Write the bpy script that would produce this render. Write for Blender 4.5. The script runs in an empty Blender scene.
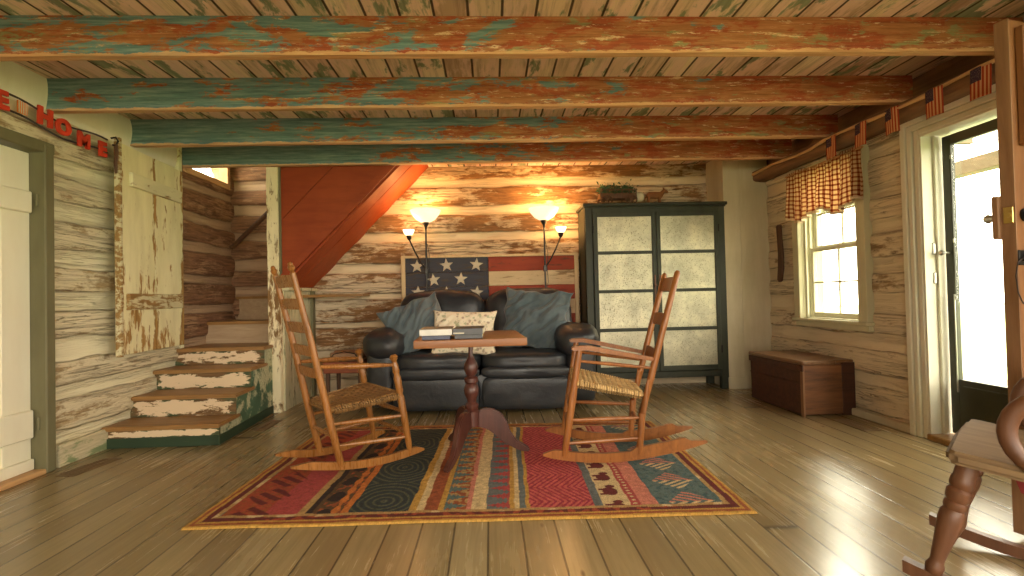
import bpy, bmesh, math, random
from mathutils import Vector, Matrix, noise
PI = math.pi
random.seed(7)
SC = bpy.context.scene
C = SC.collection

# ------------------------------------------------------------------ room constants (metres)
XL, XR, YB, YF = -2.537, 2.68, 4.95, -2.2
ZC = 2.245           # underside of the ceiling boards
ZJ = 2.082           # underside of the joists

# ================================================================== node helper
class G:
    def __init__(s, name):
        s.m = bpy.data.materials.new(name); s.m.use_nodes = True
        s.t = s.m.node_tree; s.b = s.t.nodes['Principled BSDF']
        s.tc = s.t.nodes.new('ShaderNodeTexCoord')
        s.obj = s.tc.outputs['Object']
        s.pos = s.t.nodes.new('ShaderNodeNewGeometry').outputs['Position']
    def put(s, sock, v):
        if isinstance(v, bpy.types.NodeSocket): s.t.links.new(v, sock)
        elif v is not None:
            if isinstance(v, (tuple, list)) and len(v) == 3 and sock.type == 'RGBA': v = (*v, 1)
            sock.default_value = v
    def map(s, vec, scale=(1, 1, 1), rot=(0, 0, 0), loc=(0, 0, 0)):
        n = s.t.nodes.new('ShaderNodeMapping'); s.put(n.inputs[0], vec)
        n.inputs['Scale'].default_value = scale; n.inputs['Rotation'].default_value = rot
        s.put(n.inputs['Location'], loc)
        return n.outputs[0]
    def noise(s, vec, scale=5, detail=4, rough=.55, dist=0):
        n = s.t.nodes.new('ShaderNodeTexNoise'); s.put(n.inputs['Vector'], vec)
        s.put(n.inputs['Scale'], scale); n.inputs['Detail'].default_value = detail
        n.inputs['Roughness'].default_value = rough; n.inputs['Distortion'].default_value = dist
        return n.outputs['Fac']
    def wave(s, vec, scale, axis='X', dist=0, detail=2, ds=1):
        n = s.t.nodes.new('ShaderNodeTexWave'); n.bands_direction = axis; s.put(n.inputs['Vector'], vec)
        n.inputs['Scale'].default_value = scale; n.inputs['Distortion'].default_value = dist
        n.inputs['Detail'].default_value = detail; n.inputs['Detail Scale'].default_value = ds
        return n.outputs['Fac']
    def vor(s, vec, scale, feat='F1', out='Distance'):
        n = s.t.nodes.new('ShaderNodeTexVoronoi'); n.feature = feat; s.put(n.inputs['Vector'], vec)
        n.inputs['Scale'].default_value = scale
        return n.outputs[out]
    def ramp(s, fac, stops, interp='LINEAR'):
        n = s.t.nodes.new('ShaderNodeValToRGB'); n.color_ramp.interpolation = interp; s.put(n.inputs[0], fac)
        e = n.color_ramp.elements
        while len(e) < len(stops): e.new(.5)
        for i, (p, c) in enumerate(stops):
            e[i].position = p
            if not isinstance(c, (tuple, list)): c = (c, c, c)
            e[i].color = (*c[:3], 1)
        return n.outputs[0]
    def mix(s, f, a, b, mode='MIX'):
        n = s.t.nodes.new('ShaderNodeMix'); n.data_type = 'RGBA'; n.blend_type = mode
        s.put(n.inputs[0], f); s.put(n.inputs[6], a); s.put(n.inputs[7], b)
        return n.outputs[2]
    def ma(s, op, a, b=None, c=None, clamp=False):
        n = s.t.nodes.new('ShaderNodeMath'); n.operation = op; n.use_clamp = clamp
        s.put(n.inputs[0], a)
        if b is not None: s.put(n.inputs[1], b)
        if c is not None: s.put(n.inputs[2], c)
        return n.outputs[0]
    def sep(s, v):
        n = s.t.nodes.new('ShaderNodeSeparateXYZ'); s.put(n.inputs[0], v); return n.outputs
    def comb(s, x=0, y=0, z=0):
        n = s.t.nodes.new('ShaderNodeCombineXYZ')
        for i, v in enumerate((x, y, z)): s.put(n.inputs[i], v)
        return n.outputs[0]
    def rnd(s, v):
        n = s.t.nodes.new('ShaderNodeTexWhiteNoise'); n.noise_dimensions = '1D'; s.put(n.inputs['W'], v); return n.outputs['Value']
    def attr(s, name):
        n = s.t.nodes.new('ShaderNodeAttribute'); n.attribute_name = name; return n.outputs
    def bump(s, h, strength=.4, dist=.01, prev=None):
        n = s.t.nodes.new('ShaderNodeBump'); s.put(n.inputs['Height'], h)
        n.inputs['Strength'].default_value = strength; n.inputs['Distance'].default_value = dist
        if prev is not None: s.put(n.inputs['Normal'], prev)
        return n.outputs[0]
    def out(s, col=None, rough=None, normal=None, metal=None, spec=None, **k):
        s.put(s.b.inputs['Base Color'], col); s.put(s.b.inputs['Roughness'], rough)
        if normal is not None: s.put(s.b.inputs['Normal'], normal)
        if metal is not None: s.put(s.b.inputs['Metallic'], metal)
        if spec is not None: s.put(s.b.inputs['Specular IOR Level'], spec)
        for n, v in k.items(): s.put(s.b.inputs[n.replace('_', ' ')], v)
        return s.m

def step(g, x, lo, hi):
    return g.ramp(x, [(lo, 0.), (hi, 1.)])

# ================================================================== materials
def mat_logs(name, white, brown, dark, chink, cover, chink2=None, streak=.5):
    """hewn, whitewashed logs (attribute m = 1 on the log faces) with smooth chinking between; ax 0 = runs along the wall"""
    g = G(name); a = g.attr('m')[0]; al = g.attr('uv2')[1]      # vector: (along, z, row)
    v = g.map(al, (2.6, 9, 1)); vf = g.map(al, (5, 55, 1)); vb = g.map(al, (1.3, 4.5, 1))
    n1 = g.noise(v, 1.6, 8, .68, .6); n2 = g.noise(vf, 1, 6, .7); nb = g.noise(vb, 1.2, 3, .5)
    n3 = g.noise(g.map(al, (14, 26, 1)), 1, 5, .7)
    k = g.ma('ADD', g.ma('MULTIPLY', n1, .55), g.ma('ADD', g.ma('MULTIPLY', n2, .18), g.ma('MULTIPLY', n3, .27)))
    k = g.ma('ADD', k, g.ma('MULTIPLY', g.ma('SUBTRACT', nb, .5), .55))
    wash = step(g, k, cover - .035, cover + .045)
    wood = g.ramp(n2, [(.25, dark), (.55, brown), (.8, tuple(min(1, c * 1.5) for c in brown))])
    face = g.mix(g.ramp(wash, [(0, 0.), (1, .93)]), wood, white)
    crack = g.ramp(g.noise(g.map(al, (1.5, 38, 1)), 1.3, 3, .6, .8), [(.46, 0.), (.495, 1.), (.53, 0.)])
    crack = g.ma('MULTIPLY', crack, step(g, nb, .45, .6))
    face = g.mix(g.ma('MULTIPLY', crack, streak), face, dark)
    c2 = chink2 or tuple(c * .8 for c in chink)
    ck = g.mix(g.ramp(g.noise(g.map(al, (1.2, 4, 1)), 2.2, 6, .6), [(.35, 0.), (.7, 1.)]), chink, c2)
    stain = g.ramp(g.noise(g.map(al, (3, 8, 1)), 1.4, 5, .7), [(.6, 0.), (.75, .5)])
    ck = g.mix(stain, ck, brown)
    mask = step(g, a, .42, .6)
    edge = g.ramp(a, [(.22, 0.), (.4, 1.), (.55, 0.)])
    edge = g.ma('MULTIPLY', edge, g.ramp(g.noise(g.map(al, (3, 6, 1)), 2, 3), [(.4, 0.), (.6, .75)]))
    col = g.mix(edge, g.mix(mask, ck, face), dark)
    h = g.ma('ADD', g.ma('MULTIPLY', g.ma('MULTIPLY', k, mask), 1.), g.ma('MULTIPLY', n2, .2))
    h = g.ma('SUBTRACT', h, g.ma('MULTIPLY', crack, .4))
    return g.out(col, .82, g.bump(h, .8, .03), spec=.25)

def mat_wood(name, c1, c2, axis=0, scale=1., rough=.45, bump=.15, dark=None, stretch=14):
    g = G(name)
    sc = [stretch] * 3; sc[axis] = 1.1
    v = g.map(g.obj, tuple(q * scale for q in sc))
    n = g.noise(v, 2.2, 6, .62, .7); n2 = g.noise(v, 9, 3, .6)
    f = g.ma('ADD', g.ma('MULTIPLY', n, .75), g.ma('MULTIPLY', n2, .25))
    st = [(.3, c1), (.68, c2)]
    if dark: st = [(.22, dark)] + st
    col = g.ramp(f, st)
    return g.out(col, g.ramp(n2, [(.2, rough - .08), (.8, rough + .12)]), g.bump(f, bump, .01))

def mat_paint(name, paint, under, cover=.5, axis=2, scale=1., paint2=None, third=None, third_cover=.62, rough=.65, soft=.03, stretch=3.5, usepos=False):
    g = G(name); P = g.pos if usepos else g.obj
    sc = [stretch] * 3; sc[axis] = 1.
    v = g.map(P, tuple(q * scale for q in sc))
    n = g.noise(v, 4.5, 9, .68, .35); big = g.noise(v, 1.3, 2, .5)
    k = g.ma('ADD', g.ma('MULTIPLY', n, .7), g.ma('MULTIPLY', big, .3))
    m = step(g, k, cover - soft, cover + soft)
    gr = [26 * scale] * 3; gr[axis] = 1.6 * scale
    gn = g.noise(g.map(P, tuple(gr)), 2, 5, .65)
    un = g.ramp(gn, [(.3, tuple(c * .55 for c in under)), (.7, under)])
    pc = g.mix(g.ramp(g.noise(v, 2.1, 4, .6), [(.35, 0.), (.65, 1.)]), paint, paint2 or tuple(c * .86 for c in paint))
    col = g.mix(m, pc, un)
    if third:
        k3 = g.noise(g.map(P, tuple(q * scale for q in sc), loc=(4.3, 1.7, 2.2)), 3.2, 8, .66, .4)
        col = g.mix(step(g, k3, third_cover - soft, third_cover + soft), col, third)
    h = g.ma('SUBTRACT', g.ma('MULTIPLY', gn, .35), g.ma('MULTIPLY', m, .6))
    return g.out(col, rough, g.bump(h, .35, .006), spec=.35)

M = {}
CREAM = (.68, .62, .42)
M['log_left'] = mat_logs('whitewashed_logs_left', (.73, .65, .44), (.40, .29, .15), (.14, .09, .045), (.80, .74, .50), .452, (.72, .66, .45), .6)
M['log_back'] = mat_logs('whitewashed_logs_back', (.70, .56, .38), (.30, .155, .065), (.07, .035, .018), (.82, .68, .47), .505, (.74, .58, .38), .8)
M['log_right'] = mat_logs('whitewashed_logs_right', (.74, .63, .44), (.36, .25, .14), (.09, .06, .035), (.74, .64, .45), .405, (.68, .57, .39), .8)
M['log_stair'] = mat_logs('bare_logs_stairwell', (.42, .24, .13), (.27, .135, .070), (.06, .03, .018), (.50, .34, .21), .55, (.42, .27, .165), .6)

def mat_plaster(name, a, b, rough=.8):
    g = G(name); n = g.noise(g.pos, 2.2, 6, .6)
    n2 = g.noise(g.map(g.pos, (8, 8, 1.2)), 1.5, 5, .65)
    col = g.mix(g.ramp(g.ma('ADD', g.ma('MULTIPLY', n, .5), g.ma('MULTIPLY', n2, .5)), [(.38, 0.), (.62, 1.)]), a, b)
    return g.out(col, rough, g.bump(n2, .15, .01), spec=.3)
M['plaster'] = mat_plaster('painted_board_grey_cream', (.60, .53, .37), (.50, .43, .29))
M['whitelog'] = mat_plaster('white_sill_log', (.84, .78, .66), (.76, .70, .56))
M['trimwhite'] = mat_plaster('door_trim_white', (.74, .72, .60), (.66, .64, .52), .4)
M['rearwall'] = mat_plaster('rear_wall_cream', (.66, .58, .40), (.56, .48, .33))

def mat_beam(name, teal):
    g = G(name); P = g.pos
    v = g.map(P, (1.7, 6, 6)); x = g.sep(P)[0]
    gn = g.noise(g.map(P, (2.0, 34, 34)), 1.6, 7, .72)
    wood = g.ramp(gn, [(.3, (.20, .065, .028)), (.55, (.44, .165, .070)), (.78, (.70, .36, .20))])
    r = g.noise(g.map(v, loc=(2, teal * 9, 1)), 2.6, 9, .74, .4)
    col = g.mix(g.ma('MULTIPLY', step(g, r, .49, .55), .85), wood, g.ramp(gn, [(.3, (.22, .032, .015)), (.7, (.48, .095, .038))]))
    gr = g.noise(g.map(v, loc=(9, teal * 5, 3)), 2.6, 10, .74, .3)
    col = g.mix(g.ma('MULTIPLY', step(g, gr, .565, .61), .8), col, g.ramp(gn, [(.3, (.16, .17, .07)), (.7, (.36, .37, .20))]))
    p = g.noise(g.map(P, (2.6, 17, 17), loc=(5, teal * 3, 7)), 2.4, 8, .76)
    col = g.mix(g.ma('MULTIPLY', step(g, p, .575, .62), .8), col, (.80, .56, .38))
    t = g.noise(g.map(v, loc=(teal * 7, 4, 2)), 2.0, 10, .72, .25)
    bias = g.ma('MULTIPLY_ADD', x, -.040 - teal * .035, teal * .055 - .055)
    tt = g.ma('ADD', t, bias)
    tc = g.ramp(gn, [(.28, (.045, .11, .13)), (.5, (.12, .235, .26)), (.75, (.33, .44, .43))])
    col = g.mix(g.ramp(tt, [(.50, 0.), (.535, .93)]), col, tc)
    z = g.sep(P)[2]                                        # worn bare arris along the bottom edge
    ar = g.ramp(g.ma('ADD', z, g.ma('MULTIPLY', g.noise(g.map(P, (5, 3, 3)), 2, 6, .7), .045)), [(0, 0.), (1, 1.)])
    ar = g.ma('LESS_THAN', g.ma('ADD', g.ma('MULTIPLY_ADD', x, -.0042, z), g.ma('MULTIPLY', g.noise(g.map(P, (5, 3, 3)), 2, 6, .7), .05)), ZJ + .024)
    col = g.mix(g.ma('MULTIPLY', ar, .8), col, g.ramp(gn, [(.3, (.50, .24, .10)), (.7, (.80, .48, .24))]))
    return g.out(col, .62, g.bump(g.ma('ADD', g.ma('MULTIPLY', gn, .5), g.ma('MULTIPLY', t, .6)), .5, .014), spec=.35)
M['beam'] = [mat_beam('joist_paint_%d' % i, t) for i, t in enumerate((.1, .55, 1.0, 1.25))]

def mat_ceiling():
    g = G('ceiling_boards'); P = g.pos; x, y, z = g.sep(P)
    w = .158
    xs = g.ma('DIVIDE', g.ma('ADD', x, 10.03), w)
    bid = g.ma('FLOOR', xs); fr = g.ma('FRACT', xs)
    r = g.rnd(bid); r2 = g.rnd(g.ma('ADD', bid, 77.3))
    loc = g.comb(g.ma('MULTIPLY', r, 19.), g.ma('MULTIPLY', r2, 31.), 0)
    gn = g.noise(g.map(P, (34, 1.7, 1), loc=loc), 1.2, 6, .7)
    base = g.ramp(r, [(0, (.66, .48, .35)), (.3, (.84, .68, .52)), (.55, (.66, .42, .34)), (.8, (.84, .68, .50)), (1, (.42, .25, .18))])
    col = g.mix(g.ramp(gn, [(.3, .6), (.55, 0.)]), base, (.17, .085, .05))
    pk = g.noise(g.map(P, (7, 1.4, 1), loc=loc), 1.6, 6, .65)
    col = g.mix(g.ma('MULTIPLY', step(g, pk, .48, .56), .7), col, (.84, .60, .53))
    gr = g.noise(g.map(P, (8, 2.6, 1), loc=loc), 1.3, 7, .62, .3)
    gm = g.ma('MULTIPLY', step(g, g.ma('ADD', gr, g.ma('MULTIPLY', g.ma('SUBTRACT', r2, .5), .16)), .58, .63), .85)
    col = g.mix(gm, col, g.ramp(gn, [(.3, (.08, .13, .075)), (.7, (.22, .30, .19))]))
    d = g.ma('MINIMUM', fr, g.ma('SUBTRACT', 1., fr))
    gap = g.ramp(d, [(.0, 1.), (.028, 1.), (.05, 0.)])
    col = g.mix(g.ma('MULTIPLY', gap, .92), col, (.035, .015, .008))
    h = g.ma('SUBTRACT', g.ma('MULTIPLY', gn, .3), gap)
    return g.out(col, .75, g.bump(h, .6, .012), spec=.25)
M['ceiling'] = mat_ceiling()

def mat_floor():
    g = G('floor_boards'); P = g.pos; x, y, z = g.sep(P)
    w = .135
    xs = g.ma('DIVIDE', g.ma('ADD', x, 10.02), w)
    bid = g.ma('FLOOR', xs); fr = g.ma('FRACT', xs)
    r = g.rnd(bid)
    ys = g.ma('DIVIDE', g.ma('ADD', y, g.ma('MULTIPLY', r, 9.)), 6.1)
    rid = g.ma('ADD', bid, g.ma('MULTIPLY', g.ma('FLOOR', ys), 37.7)); r2 = g.rnd(rid); fy = g.ma('FRACT', ys)
    loc = g.comb(g.ma('MULTIPLY', r2, 17.), g.ma('MULTIPLY', r, 23.), 0)
    gn = g.noise(g.map(P, (30, 1.5, 1), loc=loc), 1.3, 7, .66, .5)
    bl = g.noise(P, 1.1, 4, .6)
    base = g.ramp(r2, [(0, (.24, .172, .080)), (.35, (.37, .280, .138)), (.65, (.295, .215, .102)), (1, (.43, .335, .175))])
    col = g.mix(g.ramp(gn, [(.28, .55), (.58, 0.)]), base, (.16, .105, .045))
    col = g.mix(g.ramp(bl, [(.38, .4), (.62, 0.)]), col, (.20, .15, .075))
    sc = g.ramp(g.noise(g.map(P, (5, 2, 1)), 3, 8, .72), [(.62, 0.), (.74, .45)])
    
    knot = g.ramp(g.vor(g.map(P, (7, 2.4, 1), loc=loc), 1.), [(.03, .8), (.07, 0.)])
    col = g.mix(knot, col, (.10, .06, .03))
    d = g.ma('MINIMUM', fr, g.ma('SUBTRACT', 1., fr))
    gap = g.ramp(d, [(0, 1.), (.020, .95), (.036, 0.)])
    gap2 = g.ramp(g.ma('MINIMUM', fy, g.ma('SUBTRACT', 1., fy)), [(0, 1.), (.0012, .9), (.002, 0.)])
    gp = g.ma('MAXIMUM', gap, gap2)
    col = g.mix(g.ma('MULTIPLY', gp, .85), col, (.045, .03, .015))
    rough = g.ramp(g.ma('ADD', g.ma('MULTIPLY', gn, .5), g.ma('MULTIPLY', bl, .5)), [(.3, .20), (.7, .32)])
    h = g.ma('SUBTRACT', g.ma('MULTIPLY', gn, .12), g.ma('MULTIPLY', gp, 1.))
    return g.out(col, rough, g.bump(h, .15, .004), spec=.7, Coat_Weight=.10, Coat_Roughness=.30)
M['floor'] = mat_floor()

# furniture and object materials
M['chair_a'] = mat_wood('honey_chair_wood', (.165, .062, .013), (.35, .145, .034), 2, 1, .28)
M['chair_b'] = mat_wood('orange_chair_wood', (.175, .058, .013), (.35, .130, .032), 2, 1, .32)
M['chair_c'] = mat_wood('worn_brown_rocker_wood', (.080, .030, .013), (.150, .062, .028), 2, 1, .42, dark=(.04, .014, .007))
M['seatplank'] = mat_wood('worn_seat_plank', (.13, .078, .036), (.22, .142, .070), 0, 1, .85)
M['tabletop'] = mat_wood('oak_table_top', (.18, .062, .016), (.28, .108, .028), 0, 1, .40)
M['pedestal'] = mat_wood('dark_red_pedestal', (.045, .014, .010), (.095, .030, .020), 2, 1, .36)
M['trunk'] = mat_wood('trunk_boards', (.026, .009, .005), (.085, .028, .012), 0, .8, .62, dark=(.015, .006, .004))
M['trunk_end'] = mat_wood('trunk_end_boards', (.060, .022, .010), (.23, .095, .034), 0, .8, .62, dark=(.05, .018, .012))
M['trunk_lid'] = mat_wood('trunk_lid', (.11, .048, .02), (.22, .115, .05), 1, 1, .35)
M['doorwood'] = mat_wood('open_door_wood', (.12, .042, .012), (.24, .100, .030), 2, 1, .5)
M['doorbatten'] = mat_wood('open_door_batten', (.16, .070, .026), (.28, .15, .07), 2, 1, .6)
M['plate'] = mat_wood('hewn_plate_log', (.10, .045, .020), (.27, .135, .060), 1, .7, .8, 1., dark=(.035, .015, .008), stretch=9)
M['rod'] = mat_wood('peeled_stick', (.42, .22, .085), (.62, .38, .17), 1, 1, .55, .4)
M['redbox'] = mat_wood('reddish_box_wood', (.20, .045, .018), (.32, .09, .035), 0, 1, .4)
M['darkwood'] = mat_wood('dark_old_wood', (.05, .022, .012), (.14, .065, .03), 2, 1, .6)
M['tread'] = mat_wood('stair_tread_wood', (.20, .095, .028), (.37, .20, .065), 0, 1, .42, dark=(.10, .05, .02))
M['pinkriser'] = mat_wood('bare_riser_board', (.36, .24, .14), (.50, .37, .23), 0, 1, .6)
M['stringer'] = mat_paint('stringer_green_flaking', (.09, .17, .10), (.60, .60, .38), .50, 0, 1.4, (.045, .09, .05), stretch=1.3)
M['stepbase'] = mat_paint('dark_green_step_base', (.030, .055, .028), (.09, .10, .05), .66, 0, 1.5)
M['post'] = mat_paint('post_cream_flaking', (.84, .74, .50), (.28, .15, .05), .54, 2, 1.5, (.76, .66, .42), (.12, .13, .06), .68)
M['understair'] = mat_paint('understair_boards_cream', (.62, .56, .36), (.22, .22, .11), .57, 2, 1.2, (.52, .48, .30), stretch=5)
def mat_stairdoor():
    g = G('stair_door_yellow_cream'); x, y, z = g.sep(g.obj)
    v = g.map(g.obj, (5, 5, 1.3)); n = g.noise(v, 4.5, 9, .68, .35); big = g.noise(v, 1.3, 2, .5)
    k = g.ma('ADD', g.ma('MULTIPLY', n, .7), g.ma('MULTIPLY', big, .3))
    k = g.ma('ADD', k, g.ramp(g.ma('ABSOLUTE', g.ma('SUBTRACT', y, .368)), [(0, .13), (.055, 0.)]))       # peeled along the joint, the edges and the foot
    k = g.ma('ADD', k, g.ramp(g.ma('ABSOLUTE', g.ma('SUBTRACT', y, .37)), [(.33, 0.), (.37, .12)]))
    k = g.ma('ADD', k, g.ramp(z, [(0, .085), (.30, .04), (.75, 0.)]))
    m = step(g, k, .585, .625)
    gn = g.noise(g.map(g.obj, (26, 26, 1.6)), 2, 5, .65)
    un = g.ramp(gn, [(.3, (.24, .12, .03)), (.7, (.50, .30, .09))])
    pc = g.mix(g.ramp(g.noise(v, 2.1, 4, .6), [(.35, 0.), (.65, 1.)]), (.86, .80, .50), (.74, .68, .40))
    return g.out(g.mix(m, pc, un), .65, g.bump(g.ma('SUBTRACT', g.ma('MULTIPLY', gn, .35), g.ma('MULTIPLY', m, .6)), .35, .006), spec=.35)
M['stairdoor'] = mat_stairdoor()
M['stairdoor_pale'] = mat_paint('stair_door_batten_pale', (.80, .75, .48), (.42, .26, .09), .60, 1, 1.6, stretch=4)
def mat_riser():
    g = G('riser_worn_cream_green'); ge = g.tc.outputs['Generated']; x, y, z = g.sep(ge)
    v = g.map(g.pos, (2.2, 4, 7)); n = g.noise(v, 4.5, 9, .7, .3); big = g.noise(v, 1.3, 2, .5)
    k = g.ma('ADD', g.ma('MULTIPLY', n, .7), g.ma('MULTIPLY', big, .3))
    ex = g.ma('MINIMUM', x, g.ma('SUBTRACT', 1., x)); ez = g.ma('MINIMUM', z, g.ma('SUBTRACT', 1., z))
    k = g.ma('ADD', k, g.ramp(ex, [(0, .16), (.09, 0.)])); k = g.ma('ADD', k, g.ramp(ez, [(0, .14), (.30, -.05 + .05)]))
    m = step(g, k, .56, .59)
    gn = g.noise(g.map(g.pos, (3, 20, 40)), 2, 5, .65)
    un = g.mix(step(g, big, .46, .54), g.ramp(gn, [(.3, (.03, .045, .02)), (.7, (.11, .13, .06))]), g.ramp(gn, [(.3, (.10, .05, .02)), (.7, (.24, .14, .06))]))
    return g.out(g.mix(m, (.72, .56, .37), un), .65, g.bump(g.ma('MULTIPLY', m, -1.), .35, .005), spec=.3)
M['riser'] = mat_riser()
M['stairdoor_batten'] = mat_paint('stair_door_batten_worn', (.68, .62, .38), (.38, .22, .07), .49, 1, 1.6, stretch=4)
M['door_white'] = mat_paint('plank_door_white', (.80, .76, .58), (.50, .36, .18), .69, 2, 1.2, (.76, .71, .53))
M['olive'] = mat_paint('olive_frame_paint', (.17, .155, .080), (.25, .16, .08), .74, 2, 1.2, (.14, .128, .065))
M['winpaint'] = mat_paint('window_paint_cream', (.60, .57, .38), (.40, .34, .2), .78, 2, 1., (.54, .51, .33))
M['sash'] = mat_paint('sash_paint_light', (.74, .72, .55), (.5, .45, .3), .8, 2, 1., (.70, .68, .52))
M['baseboard'] = mat_paint('baseboard_green_cream', (.20, .26, .12), (.70, .62, .40), .49, 1, 1.3, (.30, .33, .17))
def mat_red(name, a, b_, c):
    g = G(name); n = g.noise(g.map(g.obj, (2, 14, 14)), 1.6, 5, .6); b = g.noise(g.obj, 2.3, 3)
    col = g.mix(g.ramp(b, [(.35, 0.), (.65, 1.)]), a, b_)
    col = g.mix(g.ramp(n, [(.3, .4), (.6, 0.)]), col, c)
    return g.out(col, .55, g.bump(n, .15, .01), spec=.25)
M['red'] = mat_red('red_stair_boards', (.27, .046, .012), (.34, .066, .016), (.17, .026, .008))
M['cupboard'] = mat_paint('cupboard_dark_green', (.042, .046, .030), (.07, .036, .019), .64, 2, 1., (.028, .032, .021), rough=.5)

def mat_tin():
    g = G('punched_tin'); P = g.obj
    x, y, z = g.sep(P)
    dv = g.vor(g.comb(x, 0, z), 72.)
    hole = g.ramp(dv, [(.18, 1.), (.30, 0.)])
    # punched pattern: rings about each panel centre plus a dotted rim
    n = g.noise(P, 4, 5, .65); n2 = g.noise(P, 22, 3, .6)
    col = g.mix(g.ramp(n, [(.35, 0.), (.65, 1.)]), (.40, .38, .28), (.68, .64, .46))
    col = g.mix(g.ma('MULTIPLY', hole, .55), col, (.17, .15, .10))
    col = g.mix(g.ramp(n2, [(.6, 0.), (.75, .3)]), col, (.30, .24, .14))
    return g.out(col, .42, g.bump(g.ma('ADD', g.ma('MULTIPLY', hole, 1.), n), .7, .006), .6, spec=.5)
M['tin'] = mat_tin()

def mat_leather():
    g = G('dark_leather'); P = g.obj
    n = g.noise(P, 5, 6, .6, .5); v = g.vor(P, 130.)
    cr = g.noise(P, 11, 6, .6, 1.2)
    col = g.ramp(n, [(.3, (.018, .022, .028)), (.55, (.026, .029, .034)), (.75, (.040, .032, .028))])
    return g.out(col, g.ramp(n, [(.3, .30), (.7, .44)]), g.bump(g.ma('ADD', g.ma('MULTIPLY', v, .1), cr), .14, .02), spec=.55)
M['leather'] = mat_leather()

def mat_fabric(name, a, b, rough=.9, s=400):
    g = G(name); n = g.noise(g.obj, 6, 4, .6)
    w = g.ma('MULTIPLY', g.wave(g.obj, s / 6, 'X'), g.wave(g.obj, s / 6, 'Z'))
    col = g.mix(g.ramp(n, [(.35, 0.), (.65, 1.)]), a, b)
    return g.out(col, rough, g.bump(w, .15, .002), spec=.2, Sheen_Weight=.25)
M['blue'] = mat_fabric('slate_blue_cloth', (.080, .108, .120), (.130, .160, .172))
def mat_floral():
    g = G('floral_cream_cloth'); v = g.vor(g.map(g.obj, (1, 1, 1)), 24.); n = g.noise(g.obj, 26, 3, .6)
    col = g.mix(g.ramp(v, [(.24, 1.), (.36, 0.)]), (.84, .74, .56), (.50, .38, .28))
    col = g.mix(g.ramp(n, [(.57, 0.), (.62, .7)]), col, (.34, .36, .20))
    return g.out(col, .9, spec=.2)
M['floral'] = mat_floral()
def plain(name, col, rough=.5, metal=0, spec=.5, emit=None, es=0, **k):
    g = G(name)
    n = g.noise(g.obj, 9, 4, .6)
    c = g.mix(g.ramp(n, [(.35, 0.), (.65, 1.)]), tuple(q * .88 for q in col), tuple(min(1, q * 1.1) for q in col))
    if emit: k['Emission_Color'] = (*emit, 1); k['Emission_Strength'] = es
    return g.out(c, rough, None, metal, spec, **k)
M['iron'] = plain('black_iron', (.018, .016, .014), .45, .6)
M['blackmetal'] = plain('black_lamp_metal', (.02, .016, .012), .35, .3)
M['brass'] = plain('brass', (.55, .38, .12), .3, 1)
M['steel'] = plain('pale_steel', (.5, .5, .46), .3, 1)
M['darkgreen'] = plain('storm_door_dark', (.032, .034, .016), .4)
M['shade'] = plain('glass_shade_lit', (.85, .72, .52), .3, emit=(1., .80, .55), es=.8)
M['shade_small'] = plain('small_glass_shade_lit', (.9, .85, .75), .3, emit=(1., .78, .48), es=2.2)
M['bulb'] = plain('bulb_lit', (1, 1, 1), .3, emit=(1, .75, .42), es=12.)
M['paper'] = plain('book_pages', (.74, .66, .48), .8)
M['bookwhite'] = plain('book_pale_cover', (.62, .60, .55), .4)
M['bookdark'] = plain('book_dark_cover', (.055, .055, .060), .35)
M['booktan'] = plain('book_tan_cover', (.26, .20, .13), .4)
M['booknavy'] = plain('book_navy_cover', (.035, .040, .085), .35)
M['star'] = mat_paint('flag_star_cream', (.62, .54, .40), (.3, .25, .2), .62, 0, 3)
M['canton'] = mat_paint('flag_canton_slate', (.040, .042, .060), (.10, .07, .05), .55, 0, 1.4, (.055, .052, .066), stretch=6)
M['stripe_red'] = mat_paint('flag_stripe_red', (.27, .036, .014), (.20, .06, .03), .57, 0, 1.4, (.33, .055, .020), stretch=6)
M['stripe_cream'] = mat_paint('flag_stripe_cream', (.66, .49, .29), (.40, .25, .12), .58, 0, 1.4, stretch=6)
M['flagframe'] = mat_wood('flag_frame_pine', (.55, .38, .19), (.70, .52, .29), 2, 1, .55)
M['letter'] = plain('letter_red', (.62, .045, .015), .5)
M['string'] = plain('dark_string', (.05, .035, .03), .8)
M['flag_orange'] = plain('small_flag_orange', (.70, .20, .03), .8)
M['green_leaf'] = plain('green_leaf', (.030, .085, .035), .6)
M['straw'] = plain('straw_brown', (.24, .095, .030), .8)
M['white_small'] = plain('pale_paint', (.55, .50, .38), .6)
M['ground'] = plain('outdoor_ground', (.35, .42, .20), .9)
M['porch'] = plain('porch_boards', (.115, .085, .045), .7)
M['tiecloth'] = plain('dark_red_cloth', (.20, .016, .014), .8)
M['tancloth'] = plain('tan_cloth', (.34, .20, .11), .9)
M['register'] = plain('register_brown', (.16, .10, .045), .5, .1)

def mat_weave(name, a, b, s=34):
    g = G(name); x, y, z = g.sep(g.obj)
    fx = g.ma('MULTIPLY', x, s); fy = g.ma('MULTIPLY', y, s)
    wx = g.ma('ABSOLUTE', g.ma('SINE', g.ma('MULTIPLY', fx, PI))); wy = g.ma('ABSOLUTE', g.ma('SINE', g.ma('MULTIPLY', fy, PI)))
    par = g.ma('MODULO', g.ma('ADD', g.ma('FLOOR', g.ma('ADD', fx, 400.)), g.ma('FLOOR', g.ma('ADD', fy, 400.))), 2.)
    h = g.ma('ADD', g.ma('MULTIPLY', wx, par), g.ma('MULTIPLY', wy, g.ma('SUBTRACT', 1., par)))
    n = g.noise(g.obj, 14, 4, .6)
    col = g.mix(g.ramp(n, [(.35, 0.), (.65, 1.)]), a, b)
    col = g.mix(g.ramp(h, [(.0, .8), (.55, 0.)]), col, tuple(c * .3 for c in a))
    return g.out(col, .6, g.bump(h, .8, .006), spec=.3)
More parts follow.
